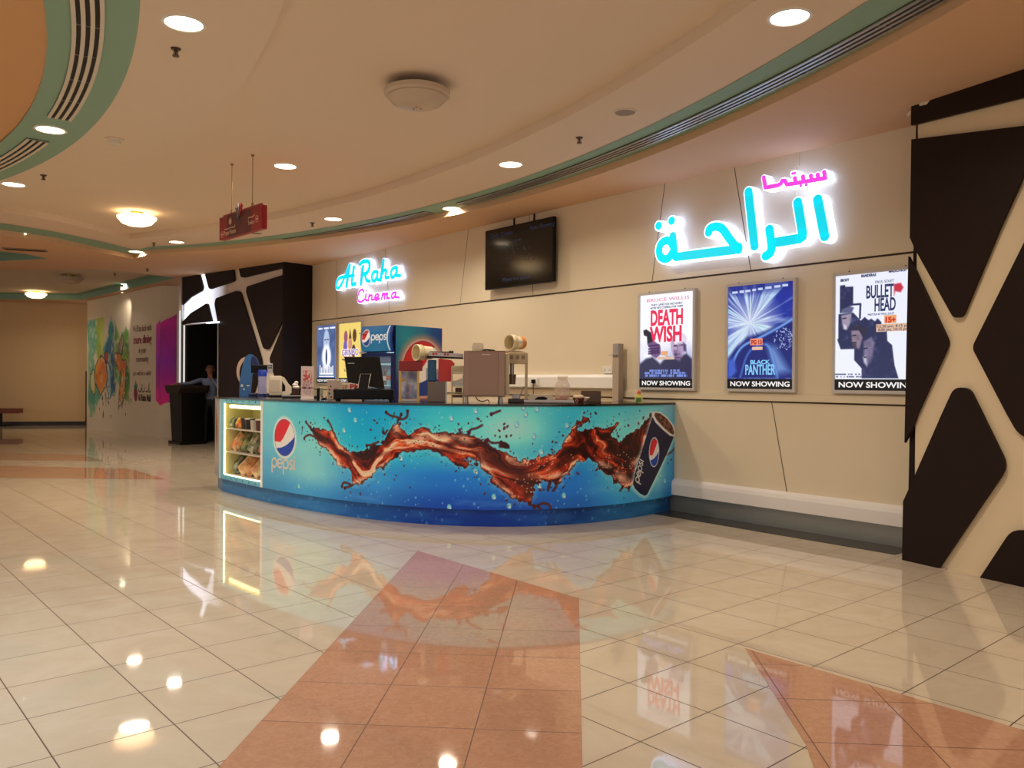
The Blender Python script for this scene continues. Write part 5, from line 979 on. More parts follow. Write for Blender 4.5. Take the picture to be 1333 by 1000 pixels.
# grey steel box with blue and red containers and the striped carton tray
x,y=-.79,8.68; rz=face(x,y)
t=item('steel_box',x,y,'grey steel box under the blue and red containers','box',rz)
mb=MB(); mb.rbox(-.10,.10,-.13,.13,0,.215,.006); mb.build('body',mat('grey_brown_steel',(120,104,92),.35,metal=.6),t); mb=MB(); mb.box(.085,.1005,-.132,-.12,0,.215); mb.build('edge_strip',M_ALU,t)
t=item('container',x-.055,y,'slim dark blue plastic container on the grey steel box','container',rz,'plastic containers on the steel box',z=ZT+.215)
mb=MB(); mb.rbox(-.045,.045,-.09,.09,.0,.225,.012); mb.build('body',mat('teal_blue_plastic',(20,84,128),.35),t); mb=MB(); mb.box(-.062,-.047,-.06,.03,.02,.14); mb.build('side_clip',MLG,t)
t=item('container',x+.075,y,'bright red plastic container with sloped lid on the grey steel box','container',rz,'plastic containers on the steel box',z=ZT+.215)
mb=MB(); mb.prism([(-.062,0),(.066,0),(.085,.06),(.105,.19),(.07,.225),(-.04,.24),(-.065,.235)],lambda X,Z,D:(X,D,Z),-.1,.1); mb.build('body',mat('bright_red_plastic',(206,40,20),.3),t)
mb=MB(); mb.box(-.082,-.065,-.07,.0,.02,.13); mb.build('side_clip',MLG,t)
t=item('carton_tray',x+.06,y,'long black and white printed tray resting across the blue and red containers','tray',rz,z=ZT+.455)
mb=MB(); mb.prism([(-.17,.012),(.21,-.0),(.21,.012),(-.165,.026)],lambda X,Z,D:(X,D,Z),-.11,.11); mb.build('base',M_BLACK,t)
mb=MB(); mb.prism([(-.15,.026),(.21,.012),(.21,.05),(-.14,.07)],lambda X,Z,D:(X,D,Z),-.105,.105); mb.build('cartons',mat('pale_printed_carton',(206,200,204),.45),t)
mb=MB()
for i in range(2):
    cx=-.1+i*.12; mb.cyl((cx,-.108,.048-.004*i),(cx,-.1055,.048-.004*i),.013,n=14); mb.cyl((cx+.03,-.108,.048-.004*i),(cx+.03,-.1055,.048-.004*i),.011,n=14)
mb.build('red_print',M_REDP,t); mb=MB(); mb.rbox(-.14,.1,-.1,.1,.068,.074,.002); mb.rbox(.06,.11,-.05,.05,.06,.085,.006); mb.build('lid',M_BLACK,t)
# wire rack
x,y=-.575,8.62; rz=face(x,y)
t=item('wire_rack',x,y,'white wire rack holding card pieces, left of the steel machine','rack',rz)
mb=MB()
for sx in (-.055,.065):
    for sy in (-.1,.1): mb.cyl((sx,sy,0),(sx,sy,.37),.007,n=8)
for zz in (.05,.10,.16,.22,.30,.37):
    for sy in (-.1,.1): mb.cyl((-.055,sy,zz),(.065,sy,zz),.004,n=6)
    for sx in (-.055,.065): mb.cyl((sx,-.1,zz),(sx,.1,zz),.004,n=6)
mb.build('frame',mat('cream_wire',(226,210,180),.4),t,smooth=True)
mb=MB(); mb.box(-.055,.065,-.1,.1,.31,.38); mb.build('top_box',mat('cream_card',(220,202,164),.5),t)
mb=MB(); mb.box(-.05,.06,-.09,.09,.17,.21); mb.prism([(-.04,.21),(.06,.26),(.06,.22)],lambda X,Z,D:(X,D,Z),-.09,.0); mb.build('paper_stack',M_WHITE,t); mb=MB(); mb.box(-.05,.06,-.09,.09,.055,.075); mb.box(-.02,.05,-.08,.08,.1,.15); mb.build('dark_tray',mat('brown_tray',(96,60,40),.5),t)
# stainless machine
x,y=-.285,8.52; rz=face(x,y)+.02
t=item('steel_machine',x,y,'large brushed steel ice or drinks machine in the middle of the counter','machine',rz)
mb=MB(); mb.rbox(-.215,.205,-.18,.20,.065,.53,.006); mb.build('cabinet',mat('brushed_steel_warm',(150,118,98),.26,metal=.85,noise=.05,nscale=40),t)
mb=MB(); mb.rbox(-.165,.135,-.186,-.179,.075,.52,.003); mb.build('front_panel',mat('brushed_steel_panel',(142,108,88),.2,metal=.85,noise=.04,nscale=60),t)
mb=MB(); mb.box(.206,.25,-.15,.18,.08,.50); mb.build('side_cover',mat('cream_side_cover',(206,186,154),.4),t)
for sx in (-.185,.165):
    for sy in (-.14,.15):
        mb=MB(); mb.cyl((sx,sy,0),(sx,sy,.065),.022,.016,n=14); mb.build('leg',M_ALU,t,smooth=True)
mb=MB(); mb.tube([tuple(v)for v in smooth_line([(-.09,-.1,.06),(-.07,-.12,.03),(-.03,-.13,.015),(.0,-.13,.02),(.03,-.12,.03),(.05,-.1,.008)],5)],.005); mb.build('cable',M_BLACK,t,smooth=True)
mb=MB(); mb.tube([tuple(v) for v in smooth_line([(-.03,-.188,.488),(-.015,-.188,.494),(0,-.188,.488),(.015,-.188,.494),(.03,-.188,.488),(.05,-.188,.492)],4)],.003,n=6); mb.build('nameplate',M_WHITE,t)
t=item('glass_dish',x-.07,y,'clear round glass dish upside down on the steel machine','dish',0,z=ZT+.53)
mb=MB(); mb.lathe([(.062,0),(.058,.06),(.05,.085),(0,.088)],n=24); mb.build('bowl',mat('clear_plastic_dish',(214,196,168),.15,alpha=.45),t,smooth=True)
t=item('black_tongs',x+.035,y,'black metal tongs lying on the steel machine','tongs',rz+.2,z=ZT+.53)
mb=MB(); mb.tube([(-.07,0,.008),(-.03,.01,.02),(.03,.005,.014),(.07,0,.01)],.008); mb.tube([(-.07,0,.008),(-.02,-.02,.016),(.04,-.02,.01),(.07,0,.01)],.008); mb.build('arms',M_BLACK,t,smooth=True)
# milkshake / mixer frame with the second bucket
x,y=.075,8.62; rz=face(x,y)
t=item('mixer_stand',x,y,'beige metal mixer frame with vented head and hanging cup, right of the steel machine','mixer',rz)
MBG=mat('beige_enamel',(200,178,142),.4)
mb=MB(); mb.rbox(-.115,.09,-.10,.14,.405,.52,.006); mb.prism([(-.115,.52),(.09,.52),(.0,.545),(-.28,.54),(-.28,.515)],lambda X,Z,D:(X,D,Z),-.02,.13); mb.build('head',MBG,t)
mb=MB()
for cx in (-.08,-.02,.04):
    for k in range(3): mb.box(cx-.018,cx+.018,-.103,-.1,.455+k*.014,.461+k*.014)
mb.build('vent_slot',M_DARK,t)
mb=MB(); mb.box(.06,.088,-.09,-.06,.02,.405); mb.box(.06,.088,.10,.13,.02,.405); mb.build('leg',MBG,t)
mb=MB(); mb.cyl((-.075,-.02,.29),(-.075,-.02,.405),.022,n=16); mb.build('spindle',M_ALU,t,smooth=True)
mb=MB(); mb.lathe([(0,.19),(.036,.19),(.044,.29),(.048,.292),(.046,.295),(.042,.285),(0,.2)],c=(-.075,-.02,0),n=20); mb.build('mixing_cup',mat('brown_grey_cup',(120,98,76),.35,metal=.4),t,smooth=True)
mb=MB(); mb.rbox(-.115,.10,-.13,.14,0,.04,.006); mb.build('base',mat('dark_base',(70,56,48),.4),t)
mb=MB(); mb.rbox(-.07,.01,-.11,-.03,.04,.085,.006); mb.cyl((.0,-.06,.05),(.05,-.06,.17),.005,n=8); mb.build('tin',M_ALU,t)
bucket('bucket',(x-.035,y+.04,ZT+.545),math.radians(-48),0,.078,.062,.20,'white bucket with an orange label lying on its side on the mixer frame',mat('orange_label',(226,140,40),.4,noise=.2,nscale=30))
# tray with cloth, jar, bowl, box, bottle
x,y=.40,8.55; rz=face(x,y)
t=item('long_tray',x,y,'long low steel tray on the counter right of the mixer frame','tray',rz)
mb=MB(); mb.rbox(-.27,.24,-.14,.12,0,.022,.004); mb.build('base',mat('warm_grey_metal',(130,116,100),.35,metal=.5),t); mb=MB(); mb.box(-.27,.24,-.144,-.14,.01,.034); mb.box(-.27,.24,.12,.124,.01,.034); mb.build('rim',M_STEEL,t)
t=item('folded_bag',x-.10,y+.02,'white folded paper bag with a black leaf mark on the steel tray','bag',rz,z=ZT+.022)
mb=MB(); mb.prism([(-.13,0),(.13,0),(.135,.045),(.09,.068),(-.03,.065),(-.12,.07)],lambda X,Z,D:(X,D,Z),-.06,.06); mb.build('bag',mat('paper_white',(222,206,182),.6),t)
mb=MB(); mb.prism(rnd([(-.07,.012),(-.02,.005),(.06,.012),(.075,.03),(.03,.045),(-.03,.04)],.015),lambda X,Z,D:(X,D,Z),-.066,-.06); mb.build('black_mark',M_BLACK,t)
x,y=.53,8.62
t=item('glass_jar',x,y,'large clear glass jar with a few red sweets at the bottom','jar',0,z=ZT+.022)
mb=MB(); pr=[(0,0),(.078,0),(.084,.02),(.084,.14),(.075,.17),(.05,.215),(.05,.235),(.056,.245),(.05,.258),(.038,.262),(.034,.262)]
mb.lathe(pr,n=28); mb.build('glass',mat('jar_glass',(238,214,190),.1,alpha=.4,spec=.8),t,smooth=True)
mb=MB()
for i in range(26):
    a=rng.rand()*2*PI; r=.066*math.sqrt(rng.rand()); s_=.011; c=(r*math.cos(a),r*math.sin(a),.014+.03*rng.rand()**2); mb.lathe([(0,-s_),(s_*.8,-s_*.6),(s_,0),(s_*.8,s_*.6),(0,s_)],c=c,n=8)
mb.build('sweets',mat('red_sweets',(180,60,40),.35),t,smooth=True,kind='stuff')
x,y=.70,8.64
t=item('covered_bowl',x,y,'brown bowl with a pale lid and red flower print right of the jar','bowl',face(x,y))
mb=MB(); mb.lathe([(0,0),(.04,0),(.058,.03),(.062,.055)],n=24); mb.build('bowl',mat('brown_glaze',(120,56,40),.3),t,smooth=True)
mb=MB(); mb.lathe([(.066,.053),(.064,.066),(.035,.085),(.012,.088),(.012,.096),(0,.097)],n=24); mb.build('lid',mat('pale_lid',(206,178,146),.35),t,smooth=True)
mb=MB()
for k in range(5): mb.cyl((-.02+.013*math.cos(k*1.256),-.064,.022+.013*math.sin(k*1.256)),(-.02+.013*math.cos(k*1.256),-.056,.022+.013*math.sin(k*1.256)),.006,n=10)
mb.build('flower_print',mat('pink_white_print',(236,190,190),.4),t)
x,y=.845,8.74
t=item('open_box',x,y,'dark brown open box with angled side left of the grey wall post','box',face(x,y))
mb=MB(); mb.box(-.11,.10,.09,.10,0,.125); mb.prism([(-.05,0),(.10,0),(.10,.125),(.06,.125),(-.05,.03)],lambda X,Z,D:(X,D,Z),-.1,-.09); mb.box(.09,.10,-.1,.1,0,.125); mb.box(-.11,.10,-.1,.1,0,.01); mb.build('box',mat('dark_brown_card',(96,72,54),.5),t)
mb=MB(); mb.rbox(-.08,.03,-.05,.05,.01,.06,.01); mb.build('contents',M_OFFW,t)
x,y=1.33,8.62
t=item('squeeze_bottle',x,y,'small yellow bottle with orange cap near the right end of the counter','bottle',face(x,y))
mb=MB(); mb.rbox(-.042,.042,-.03,.03,.0,.085,.016); mb.lathe([(.024,.08),(.022,.10),(0,.10)],n=16); mb.build('bottle',mat('yellow_bottle',(210,200,96),.35),t,smooth=True)
mb=MB(); mb.lathe([(.021,.098),(.021,.115),(.012,.12),(.010,.135),(0,.136)],n=16); mb.build('cap',mat('orange_cap',(226,96,30),.35),t,smooth=True)
mb=MB(); mb.box(-.026,.026,-.0315,-.0295,.012,.06); mb.build('green_label',mat('green_label',(70,120,60),.4),t)
# ============================================================ DRINKS FRIDGE
fr_near=Vector((-1.49,10.5)); fdir=Vector((-.77,.64)).normalized()
fa=math.atan2(-fdir.y,-fdir.x)   # local +x points from far left edge to near edge
c_=fr_near+fdir*.31
fg=empty('drinks_fridge',(c_.x,c_.y,0),fa,'tall blue drinks fridge with glass door and lit header behind the till','fridge')
FW,FD,FH=.31,.84,2.13
MFB=mat('fridge_dark_blue',(12,26,84),.4,spec=.3)
mb=MB(); mb.box(-FW,FW,.62,FD,0,FH); mb.box(-FW,-FW+.03,.0,.62,.0,FH); mb.box(FW-.03,FW,.0,.62,0,FH); mb.box(-FW+.03,FW-.03,0,.62,FH-.34,FH); mb.box(-FW+.03,FW-.03,0,.62,0,.35); mb.build('cabinet',MFB,fg)
# printed side facing the camera (local +x side)
X,Y=np.meshgrid(np.linspace(0,FD,110),np.linspace(.9,FH,150)); p=Paint(X,Y,(10,50,130)); g=np.clip((Y-1.2)/.9,0,1)[...,None]
p.C=np.array((6,38,116))*(1-g)+np.array((16,96,150))*g; p.blend(np.clip(1.1-np.hypot((X-.18)/.42,(Y-1.98)/.5),0,1),(30,140,160)); p.blend(np.clip(1-np.hypot((X-.8)/.3,(Y-2.0)/.5),0,1)*.8,(8,50,136)); p.blend(np.clip((1.5-Y)*1.5,0,1)*.6,(4,14,80))
p.ell(.49,1.58,.44,.43,(236,150,110),soft=.28,alpha=.8); p.ell(.49,1.58,.385,.385,(232,190,170),soft=.08)
p.X=X;pepsi(p,.49,1.58,.365,.365,0,False)
grid_obj('printed_side',X,Y,p.C,lambda a,b:np.array([np.full_like(a,FW+.002),a,b]),M_PRINT,fg)
X,Y=np.meshgrid(np.linspace(-FW,FW,140),np.linspace(1.80,FH,70)); p=Paint(X,Y,(20,96,150)); p.blend(np.clip((2.0-Y)*3,0,1)*.5,(40,150,190)); p.blend(np.clip((Y-2.0)*5,0,1)*.6,(8,60,120)); p.blend(np.clip(.5-abs(X)*2,0,1)*.4,(60,170,190))
pepsi(p,-.20,1.975,.075,.10,0,True); q=[(.245+.03*math.cos(t),1.965+.15*math.sin(t)) for t in np.linspace(PI*.55,PI*1.45,20)]; p.stroke(q,.010,(220,226,232),.008); p.C[X>.262]=(10,40,110)
grid_obj('header_panel',X,Y,p.C,lambda a,b:np.array([a,-.03-.03*np.cos((b-1.965)/.33*PI),b]),colmat('fridge_header_print',.3,emit=.28),fg)
pepsi_word(lambda x,y:(-.085+x*1.0,-.066,1.94+y),fg,emis('header_letters',(220,220,214),.35,(210,210,206)),.075)
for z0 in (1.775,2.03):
    mb=MB(); mb.box(-FW-.01,-FW+.13,-.075,-.062,z0,z0+.014); mb.build('light_reflection_bar' if False else 'reflection_bar',M_ALU,fg)  # bars modelled in place of light reflections on the header
# interior: back wall and shelves emit, standing in for lamp light on them
MIN=mat('glowing_fridge_interior',(190,214,216),.4,emit=(190,224,230),estr=1.1)
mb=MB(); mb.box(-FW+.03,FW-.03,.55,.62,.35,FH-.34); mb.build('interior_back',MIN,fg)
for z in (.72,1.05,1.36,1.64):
    mb=MB(); mb.box(-FW+.032,FW-.032,.03,.55,z-.012,z); mb.build('shelf',mat('glowing_fridge_shelf',(150,206,214),.3,emit=(120,190,204),estr=.5),fg)
mb=MB()
for b in ((-FW,-FW+.045,.35,FH-.36),(FW-.045,FW,.35,FH-.36),(-FW+.045,FW-.045,.35,.41),(-FW+.045,FW-.045,FH-.40,FH-.36)): mb.box(b[0],b[1],-.04,-.002,b[2],b[3])
dr=mb.build('door',MFB,fg)
mb=MB(); mb.box(-FW+.045,FW-.045,-.024,-.018,.41,FH-.40); mb.build('pane',mat('fridge_glass',(220,236,240),.03,alpha=.12,spec=.7),dr)
mb=MB(); mb.rbox(-FW+.01,-FW+.03,-.075,-.04,.95,1.35,.006); mb.build('handle',M_BLACK,dr)
def bottle(h,r,c,cap,name):
    root=empty(name,(0,0,0),0); mb=MB(); mb.lathe([(0,0),(r,0),(r*1.02,h*.12),(r*.95,h*.4),(r,h*.62),(r*.42,h*.86),(r*.4,h*.93)],n=14); mb.build('bottle_body',c,root,smooth=True)
    mb=MB(); mb.lathe([(r*.46,h*.92),(r*.46,h),(0,h)],n=12); mb.build('cap',cap,root); mb=MB(); mb.lathe([(r*1.03,h*.3),(r*1.03,h*.58)],n=14); mb.build('label_band',M_WHITE if h<.22 else M_REDP,root); return root
bk=[bottle(.22,.030,mat('water_bottle_blue',(120,190,214),.15,alpha=.8),mat('cap_blue',(30,80,170),.4),'drink_bottle'),bottle(.20,.032,mat('cola_bottle',(60,30,26),.15),mat('cap_red',(190,30,30),.4),'drink_bottle'),bottle(.13,.031,mat('soda_can_white',(196,196,204),.3),M_ALU,'drink_bottle')]
cs,sn=math.cos(fa),math.sin(fa); used=set()
first=[True]*3
LBS={1.64:'bottle on the upper shelf inside the blue drinks fridge',1.36:'white soft drink container on the middle shelf inside the blue fridge',1.05:'small can on the lower shelf inside the blue drinks fridge'}
for z,kinds in ((1.64,None),(1.36,None),(1.05,None)):
    pass
def put(k,lx,ly,z,label,group):
    o=bk[k] if first[k] else copy_tree(bk[k]); first[k]=False
    o.location=(c_.x+lx*cs-ly*sn,c_.y+lx*sn+ly*cs,z); tag(o,label,'bottle' if k<2 else 'can',group)
for i,lx in enumerate((-.02,.05,.12,.19,.245)): put(0 if i!=0 else 1,lx,.12,1.36 if False else 1.36,'small bottle standing on the middle shelf of the blue fridge' if i else 'dark cola bottle left of the blue bottles in the fridge','bottles in the fridge' if i else None)
for lx in (-.2,-.1,.0,.09,.17,.24): put(2,lx,.12,1.05,'white and red can on the lower shelf of the blue fridge','cans in the fridge')
for lx in (-.18,-.05,.06,.15): put(2,lx,.30,1.36,'pale can at the back of the middle shelf in the blue fridge','back row cans in the fridge')
mb=MB(); mb.box(-.2,.2,.3,.36,FH-.37,FH-.35); mb.build('fridge_lamp',mat('fridge_lamp',(230,246,250),.4,emit=(214,244,250),estr=5),fg)
# ============================================================ PERSON behind the podium
def person():
    bx,by=-6.66,18.15
    t=empty('person',(bx,by,0),math.radians(18),'man in a pale blue shirt leaning on the podium with his hand on his chin','person')
    V=[];E=[];Rr=[]
    def ad(p,r,prev=None): V.append(p);Rr.append(r); i=len(V)-1; (E.append((prev,i)) if prev is not None else None); return i
    # facing -y ; z up
    pel=ad((0,.05,.93),.135); wai=ad((0,.03,1.08),.125,pel); che=ad((0,-.02,1.28),.15,wai); nk0=ad((0,-.05,1.43),.075,che); nk=ad((0,-.09,1.49),.05,nk0)
    hd=ad((0,-.12,1.56),.075,nk); hd2=ad((0,-.12,1.64),.085,hd); ad((0,-.115,1.70),.06,hd2)
    for s in (-1,1):
        h=ad((s*.10,.05,.88),.095,pel); k=ad((s*.11,.02,.48),.062,h); a=ad((s*.11,.06,.08),.042,k); ad((s*.12,-.10,.04),.035,a)
    sh=ad((-.18,-.02,1.40),.062,che); el=ad((-.40,-.22,1.32),.045,sh); wr=ad((-.62,-.34,1.31),.030,el); ha=ad((-.69,-.37,1.305),.034,wr)
    s2=ad((.18,-.02,1.39),.062,che); e2=ad((.17,-.24,1.24),.046,s2); w2=ad((.04,-.26,1.42),.030,e2); h2=ad((.01,-.235,1.49),.034,w2)
    fing=[]
    for (b,d,u) in ((ha,(-1,-.3,-.1),(.2,-1,0)),(h2,(-.15,.3,1),(1,0,.1))):
        b0=Vector(V[b]); d=Vector(d).normalized(); u=Vector(u).normalized(); bend=Vector((0,0,-1)) if b==ha else Vector((0,1,0))
        for k in range(4):
            o=u*(-.03+.02*k); L=(.036,.042,.04,.032)[k]
            a=ad(tuple(b0+o+d*.03),.0095,b); c=ad(tuple(b0+o+d*(.03+L)+bend*.006),.0088,a); ad(tuple(b0+o+d*(.03+L*1.7)+bend*.02),.0078,c)
        a=ad(tuple(b0+u*-.04+d*.0),.011,b); ad(tuple(b0+u*-.06+d*.03),.009,a)
    me=bpy.data.meshes.new('body'); me.from_pydata(V,E,[]); o=bpy.data.objects.new('body',me); COL.objects.link(o); o.parent=t
    sk=o.modifiers.new('Skin','SKIN'); 
    if not me.skin_vertices: 
        bm=bmesh.new(); bm.from_mesh(me); bm.verts.layers.skin.verify(); bm.to_mesh(me); bm.free()
    for i,r in enumerate(Rr): me.skin_vertices[0].data[i].radius=(r,r*(.8 if i in(0,1,2) else 1))
    me.skin_vertices[0].data[0].use_root=True
    su=o.modifiers.new('Sub','SUBSURF'); su.levels=su.render_levels=2
    dg=bpy.context.evaluated_depsgraph_get(); m2=bpy.data.meshes.new_from_object(o.evaluated_get(dg)); o.modifiers.clear(); o.data=m2; m2.name='body'
    m2.materials.clear()
    ms=mat('skin_brown',(132,84,62),.5); mshirt=mat('pale_blue_shirt',(112,124,156),.7,noise=.08,nscale=12); mtr=mat('black_trousers',(20,20,24),.7)
    for m_ in (ms,mshirt,mtr): m2.materials.append(m_)
    for f in m2.polygons:
        f.use_smooth=True; c=f.center
        d1=(c-Vector(V[wr])).length; d2=(c-Vector(V[w2])).length
        if c.z<.98: f.material_index=2
        elif c.z>1.455 and abs(c.x)<.12 and c.y>-.22: f.material_index=0
        elif c.x<-.62 or (c.z>1.40 and c.y<-.19 and abs(c.x)<.1): f.material_index=0
        else: f.material_index=1
    # face
    mb=MB()
    for s in (-1,1): mb.lathe([(0,-.011),(.010,-.004),(.010,.004),(0,.011)],c=(s*.032,-.198,1.635),n=10)
    mb.build('eyes',M_BLACK,o)
    mb=MB(); mb.lathe([(0,.03),(.008,.02),(.015,-.008),(.01,-.016),(0,-.018)],c=(0,-.207,1.605),n=10)
    for s in (-1,1): mb.lathe([(0,.028),(.012,.018),(.013,-.01),(.006,-.028),(0,-.03)],c=(s*.086,-.11,1.62),n=10)
    mb.build('nose_and_ears',ms,o,smooth=True)
    mb=MB(); mb.box(-.022,.022,-.203,-.19,1.568,1.574); mb.build('mouth',mat('lip_brown',(90,46,40),.5),o)
    mb=MB(); n=20; pr=[(.062,1.715-.012),(.045,1.728),(0,1.736)]; mb.lathe([(.088,1.655),(.083,1.69),(.06,1.722),(0,1.735)],c=(0,-.105,0),n=n); mb.build('cropped_hair',mat('very_short_dark_hair',(84,54,42),.8),o,smooth=True)
person()
# ============================================================ CEILING FIXTURES
def area(parent,loc,power,r,col=LCOL,rot=(0,0,0),spread=150,name='lamp_light'):
    l=bpy.data.lights.new(name,'AREA'); l.shape='DISK'; l.size=2*r; l.energy=power; l.color=col; l.spread=math.radians(spread)
    o=bpy.data.objects.new(name,l); COL.objects.link(o); o.location=loc; o.rotation_euler=rot
    if parent: o.parent=parent
    return o
PW=DLP
def downlight(x,y,z,label,power=1.0,r=.115,lit=True,col=None):
    t=empty('downlight',(x,y,z),0,label,'ceiling light','round recessed downlights')
    mb=MB(); mb.lathe([(r,-.002),(r+.004,-.008),(r+.022,-.008),(r+.026,-.001)],n=32); mb.build('trim_ring',M_WHITE,t,smooth=True)
    mb=MB(); mb.lathe([(r,-.0035),(0,-.0035)],n=32); mb.build('lens',M_GLOW if lit else M_WHITE,t)
    if power: area(t,(0,0,-.012),PW*power,r*.95,col or LCOL)
    return t
DL=[(-2.14,5.33,ZB,'large round downlight nearest the camera beside the green ring'),(-4.29,7.62,ZB-.004,'round downlight set into the green ring between its slot vents'),(-5.96,9.81,ZB,'round downlight just outside the green ring at the left edge of the photo'),
(-2.56,9.23,ZC,'round downlight in the raised cream ceiling right of the hanging red sign'),(-2.58,11.79,ZB,'round downlight at the green band, above the left glowing sign'),(-.82,11.0,ZB-.004,'round downlight on the green band between the slot vents, left of the television'),
(-.03,8.75,ZB,'round downlight in the cream border above the television'),(1.73,5.18,ZB,'large round downlight nearest the camera above the right glowing sign'),(-5.67,13.87,ZB,'small round downlight beside the sprinkler near the far ceiling corner'),
(-7.86,13.16,ZB,'round downlight at the far left green border beyond the ceiling corner'),(-6.84,14.93,ZB-.004,'small round downlight right at the far corner of the green border')]
for x,y,z,l in DL: downlight(x,y,z,l)
downlight(-9.75,20.7,3.796,'small downlight close to the white hoarding washing its top',.5,r=.10)
# added downlights out of view; the strong cool ones fill the left foreground
for x,y,z_,pw,cc in ((2.3,1.0,ZB,.6,None),(-1.1,1.5,ZC,2.3,(.66,.85,1.0)),(-.6,-1.6,ZC,1.5,(.66,.85,1.0)),(1.6,-1.8,ZC,.8,None),(-3.2,3.0,ZB,2.6,(.66,.85,1.0))): downlight(x,y,z_,'added fill downlight outside the camera view',pw,col=cc)
for x,y in ((4.6,2.2),(5.6,-.8)): downlight(x,y,ZS,'added fill downlight in the soffit outside the camera view',.5)  # unseen soffit lamps added to brighten the room
# wall washer at the hoarding
t=empty('spotlight',(-9.92,20.85,3.64),0,'small adjustable spotlight throwing a bright cone on the white hoarding','spotlight')
mb=MB(); mb.cyl((0,0,.155),(0,0,.09),.03,n=14); mb.cyl((0,0,.10),(.05,-.05,-.02),.05,.055,n=18); mb.build('head',mat('grey_lamp_head',(120,112,104),.5),t,smooth=True)
sl=bpy.data.lights.new('spot','SPOT'); sl.energy=55; sl.spot_size=math.radians(75); sl.spot_blend=.8; sl.color=(1,.86,.66); sl.shadow_soft_size=.03
so=bpy.data.objects.new('spot',sl); COL.objects.link(so); so.parent=t; so.location=(.05,-.05,-.04); dv=Vector((-10.45,21.70,2.7))-Vector((-9.87,20.80,3.6)); so.rotation_euler=dv.to_track_quat('-Z','Y').to_euler()
def dome(x,y,z,label,lit):
    t=empty('ceiling_lamp',(x,y,z),0,label,'ceiling lamp','two-tier glass ceiling lamps')
    mb=MB(); mb.cyl((0,0,-.06),(0,0,0),.07,.085,n=24); mb.build('mount',M_BRASS,t,smooth=True)
    gm=mat('lit_glass_shade',(255,240,214),.4,emit=(255,222,170),estr=4) if lit else mat('unlit_glass_shade',(196,176,154),.35)
    mb=MB(); mb.lathe([(.08,-.05),(.24,-.058),(.265,-.07),(.262,-.10),(.235,-.115)],n=40); mb.build('upper_shade',gm,t,smooth=True)
    mb=MB(); mb.lathe([(.232,-.095),(.236,-.125),(.20,-.165),(.12,-.195),(.0,-.205)],n=40); mb.build('lower_bowl',gm,t,smooth=True)
    mb=MB()
    for k in range(3): a=k*2.094+.5; mb.cyl((.035*math.cos(a),.035*math.sin(a),-.21),(.035*math.cos(a),.035*math.sin(a),-.195),.006,n=8)
    mb.build('finial',M_BRASS,t)
    if lit:
        l=bpy.data.lights.new('bulb','POINT'); l.energy=26; l.color=(1,.8,.55); l.shadow_soft_size=.05
        o=bpy.data.objects.new('bulb',l); COL.objects.link(o); o.parent=t; o.location=(0,0,-.03)
        l.energy=9
        area(t,(0,0,-.215),DLP*.45,.2,LCOL)
dome(-5.42,11.85,ZC,'glowing two-tier glass ceiling lamp left of the hanging red sign',True)
dome(-.78,6.62,ZC,'unlit two-tier glass ceiling lamp near the top middle of the photo',False)
dome(-13.1,22.6,3.8,'glowing glass ceiling lamp in the far ceiling recess by the beige wall',True)
dome(-10.2,19.0,3.8,'unlit glass ceiling lamp in the far ceiling recess near the hoarding',False)
def sprinkler(x,y,z,label):
    t=empty('sprinkler',(x,y,z),0,label,'sprinkler','ceiling sprinklers')
    mb=MB(); mb.lathe([(.0,-.012),(.03,-.010),(.036,-.001)],n=20); mb.build('escutcheon',mat('dark_metal',(90,76,64),.3,metal=.8),t,smooth=True)
    mb=MB(); mb.cyl((0,0,-.045),(0,0,-.01),.008,n=10); mb.cyl((-.014,0,-.05),(-.014,0,-.015),.003,n=6); mb.cyl((.014,0,-.05),(.014,0,-.015),.003,n=6); mb.cyl((0,0,-.055),(0,0,-.05),.024,n=14); mb.build('head',mat('dark_metal',(90,76,64),.3,metal=.8),t,smooth=True)
for x,y,z,l in ((-2.36,5.74,ZB,'dark ceiling sprinkler just beyond the largest downlight at the top left'),(.62,7.77,ZB,'dark ceiling sprinkler in the cream border near the round speaker'),(-5.34,9.35,ZB,'dark ceiling sprinkler by the left edge downlight'),(-2.95,12.09,ZB,'dark ceiling sprinkler above the left glowing sign'),(-6.1,13.97,ZB,'dark ceiling sprinkler near the far ceiling corner'),(-7.42,16.7,ZS,'dark ceiling sprinkler on the peach soffit before the hoarding'),(-9.0,18.6,3.8,'dark ceiling sprinkler in the far ceiling recess')): sprinkler(x,y,z,l)
for x,y,l in ((.95,7.03,'round flush ceiling speaker in the cream border above the television'),(-4.05,12.99,'round flush ceiling speaker partly hidden by the hanging red sign')):
    t=empty('ceiling_speaker',(x,y,ZB),0,l,'speaker','round ceiling speakers'); mb=MB(); mb.lathe([(.085,-.004),(0,-.004)],n=32); mb.build('grille',mat('grey_mesh',(150,132,118),.6,noise=.2,nscale=300),t); mb=MB(); mb.lathe([(.085,-.002),(.088,-.008),(.1,-.007),(.103,-.001)],n=32); mb.build('rim',M_OFFW,t,smooth=True)
t=empty('smoke_detector',(-3.84,7.92,ZB),0,'cream smoke detector on the cream ceiling beside the green ring, left of the hanging sign','smoke detector'); mb=MB(); mb.lathe([(.085,-.001),(.085,-.014),(.055,-.018)],n=28); mb.build('base',M_CEIL,t,smooth=True); mb=MB(); mb.lathe([(.055,-.015),(.05,-.05),(.03,-.062),(0,-.062)],n=28); mb.build('cap',M_OFFW,t,smooth=True)
t=empty('ceiling_diffuser',(-8.45,14.25,ZS-.001),math.radians(20),'small dark rectangular air diffuser in the far left soffit','air vent'); mb=MB(); mb.box(-.33,.33,-.09,.09,-.02,0); mb.build('frame',mat('dusty_grey',(150,124,100),.6),t); mb=MB()
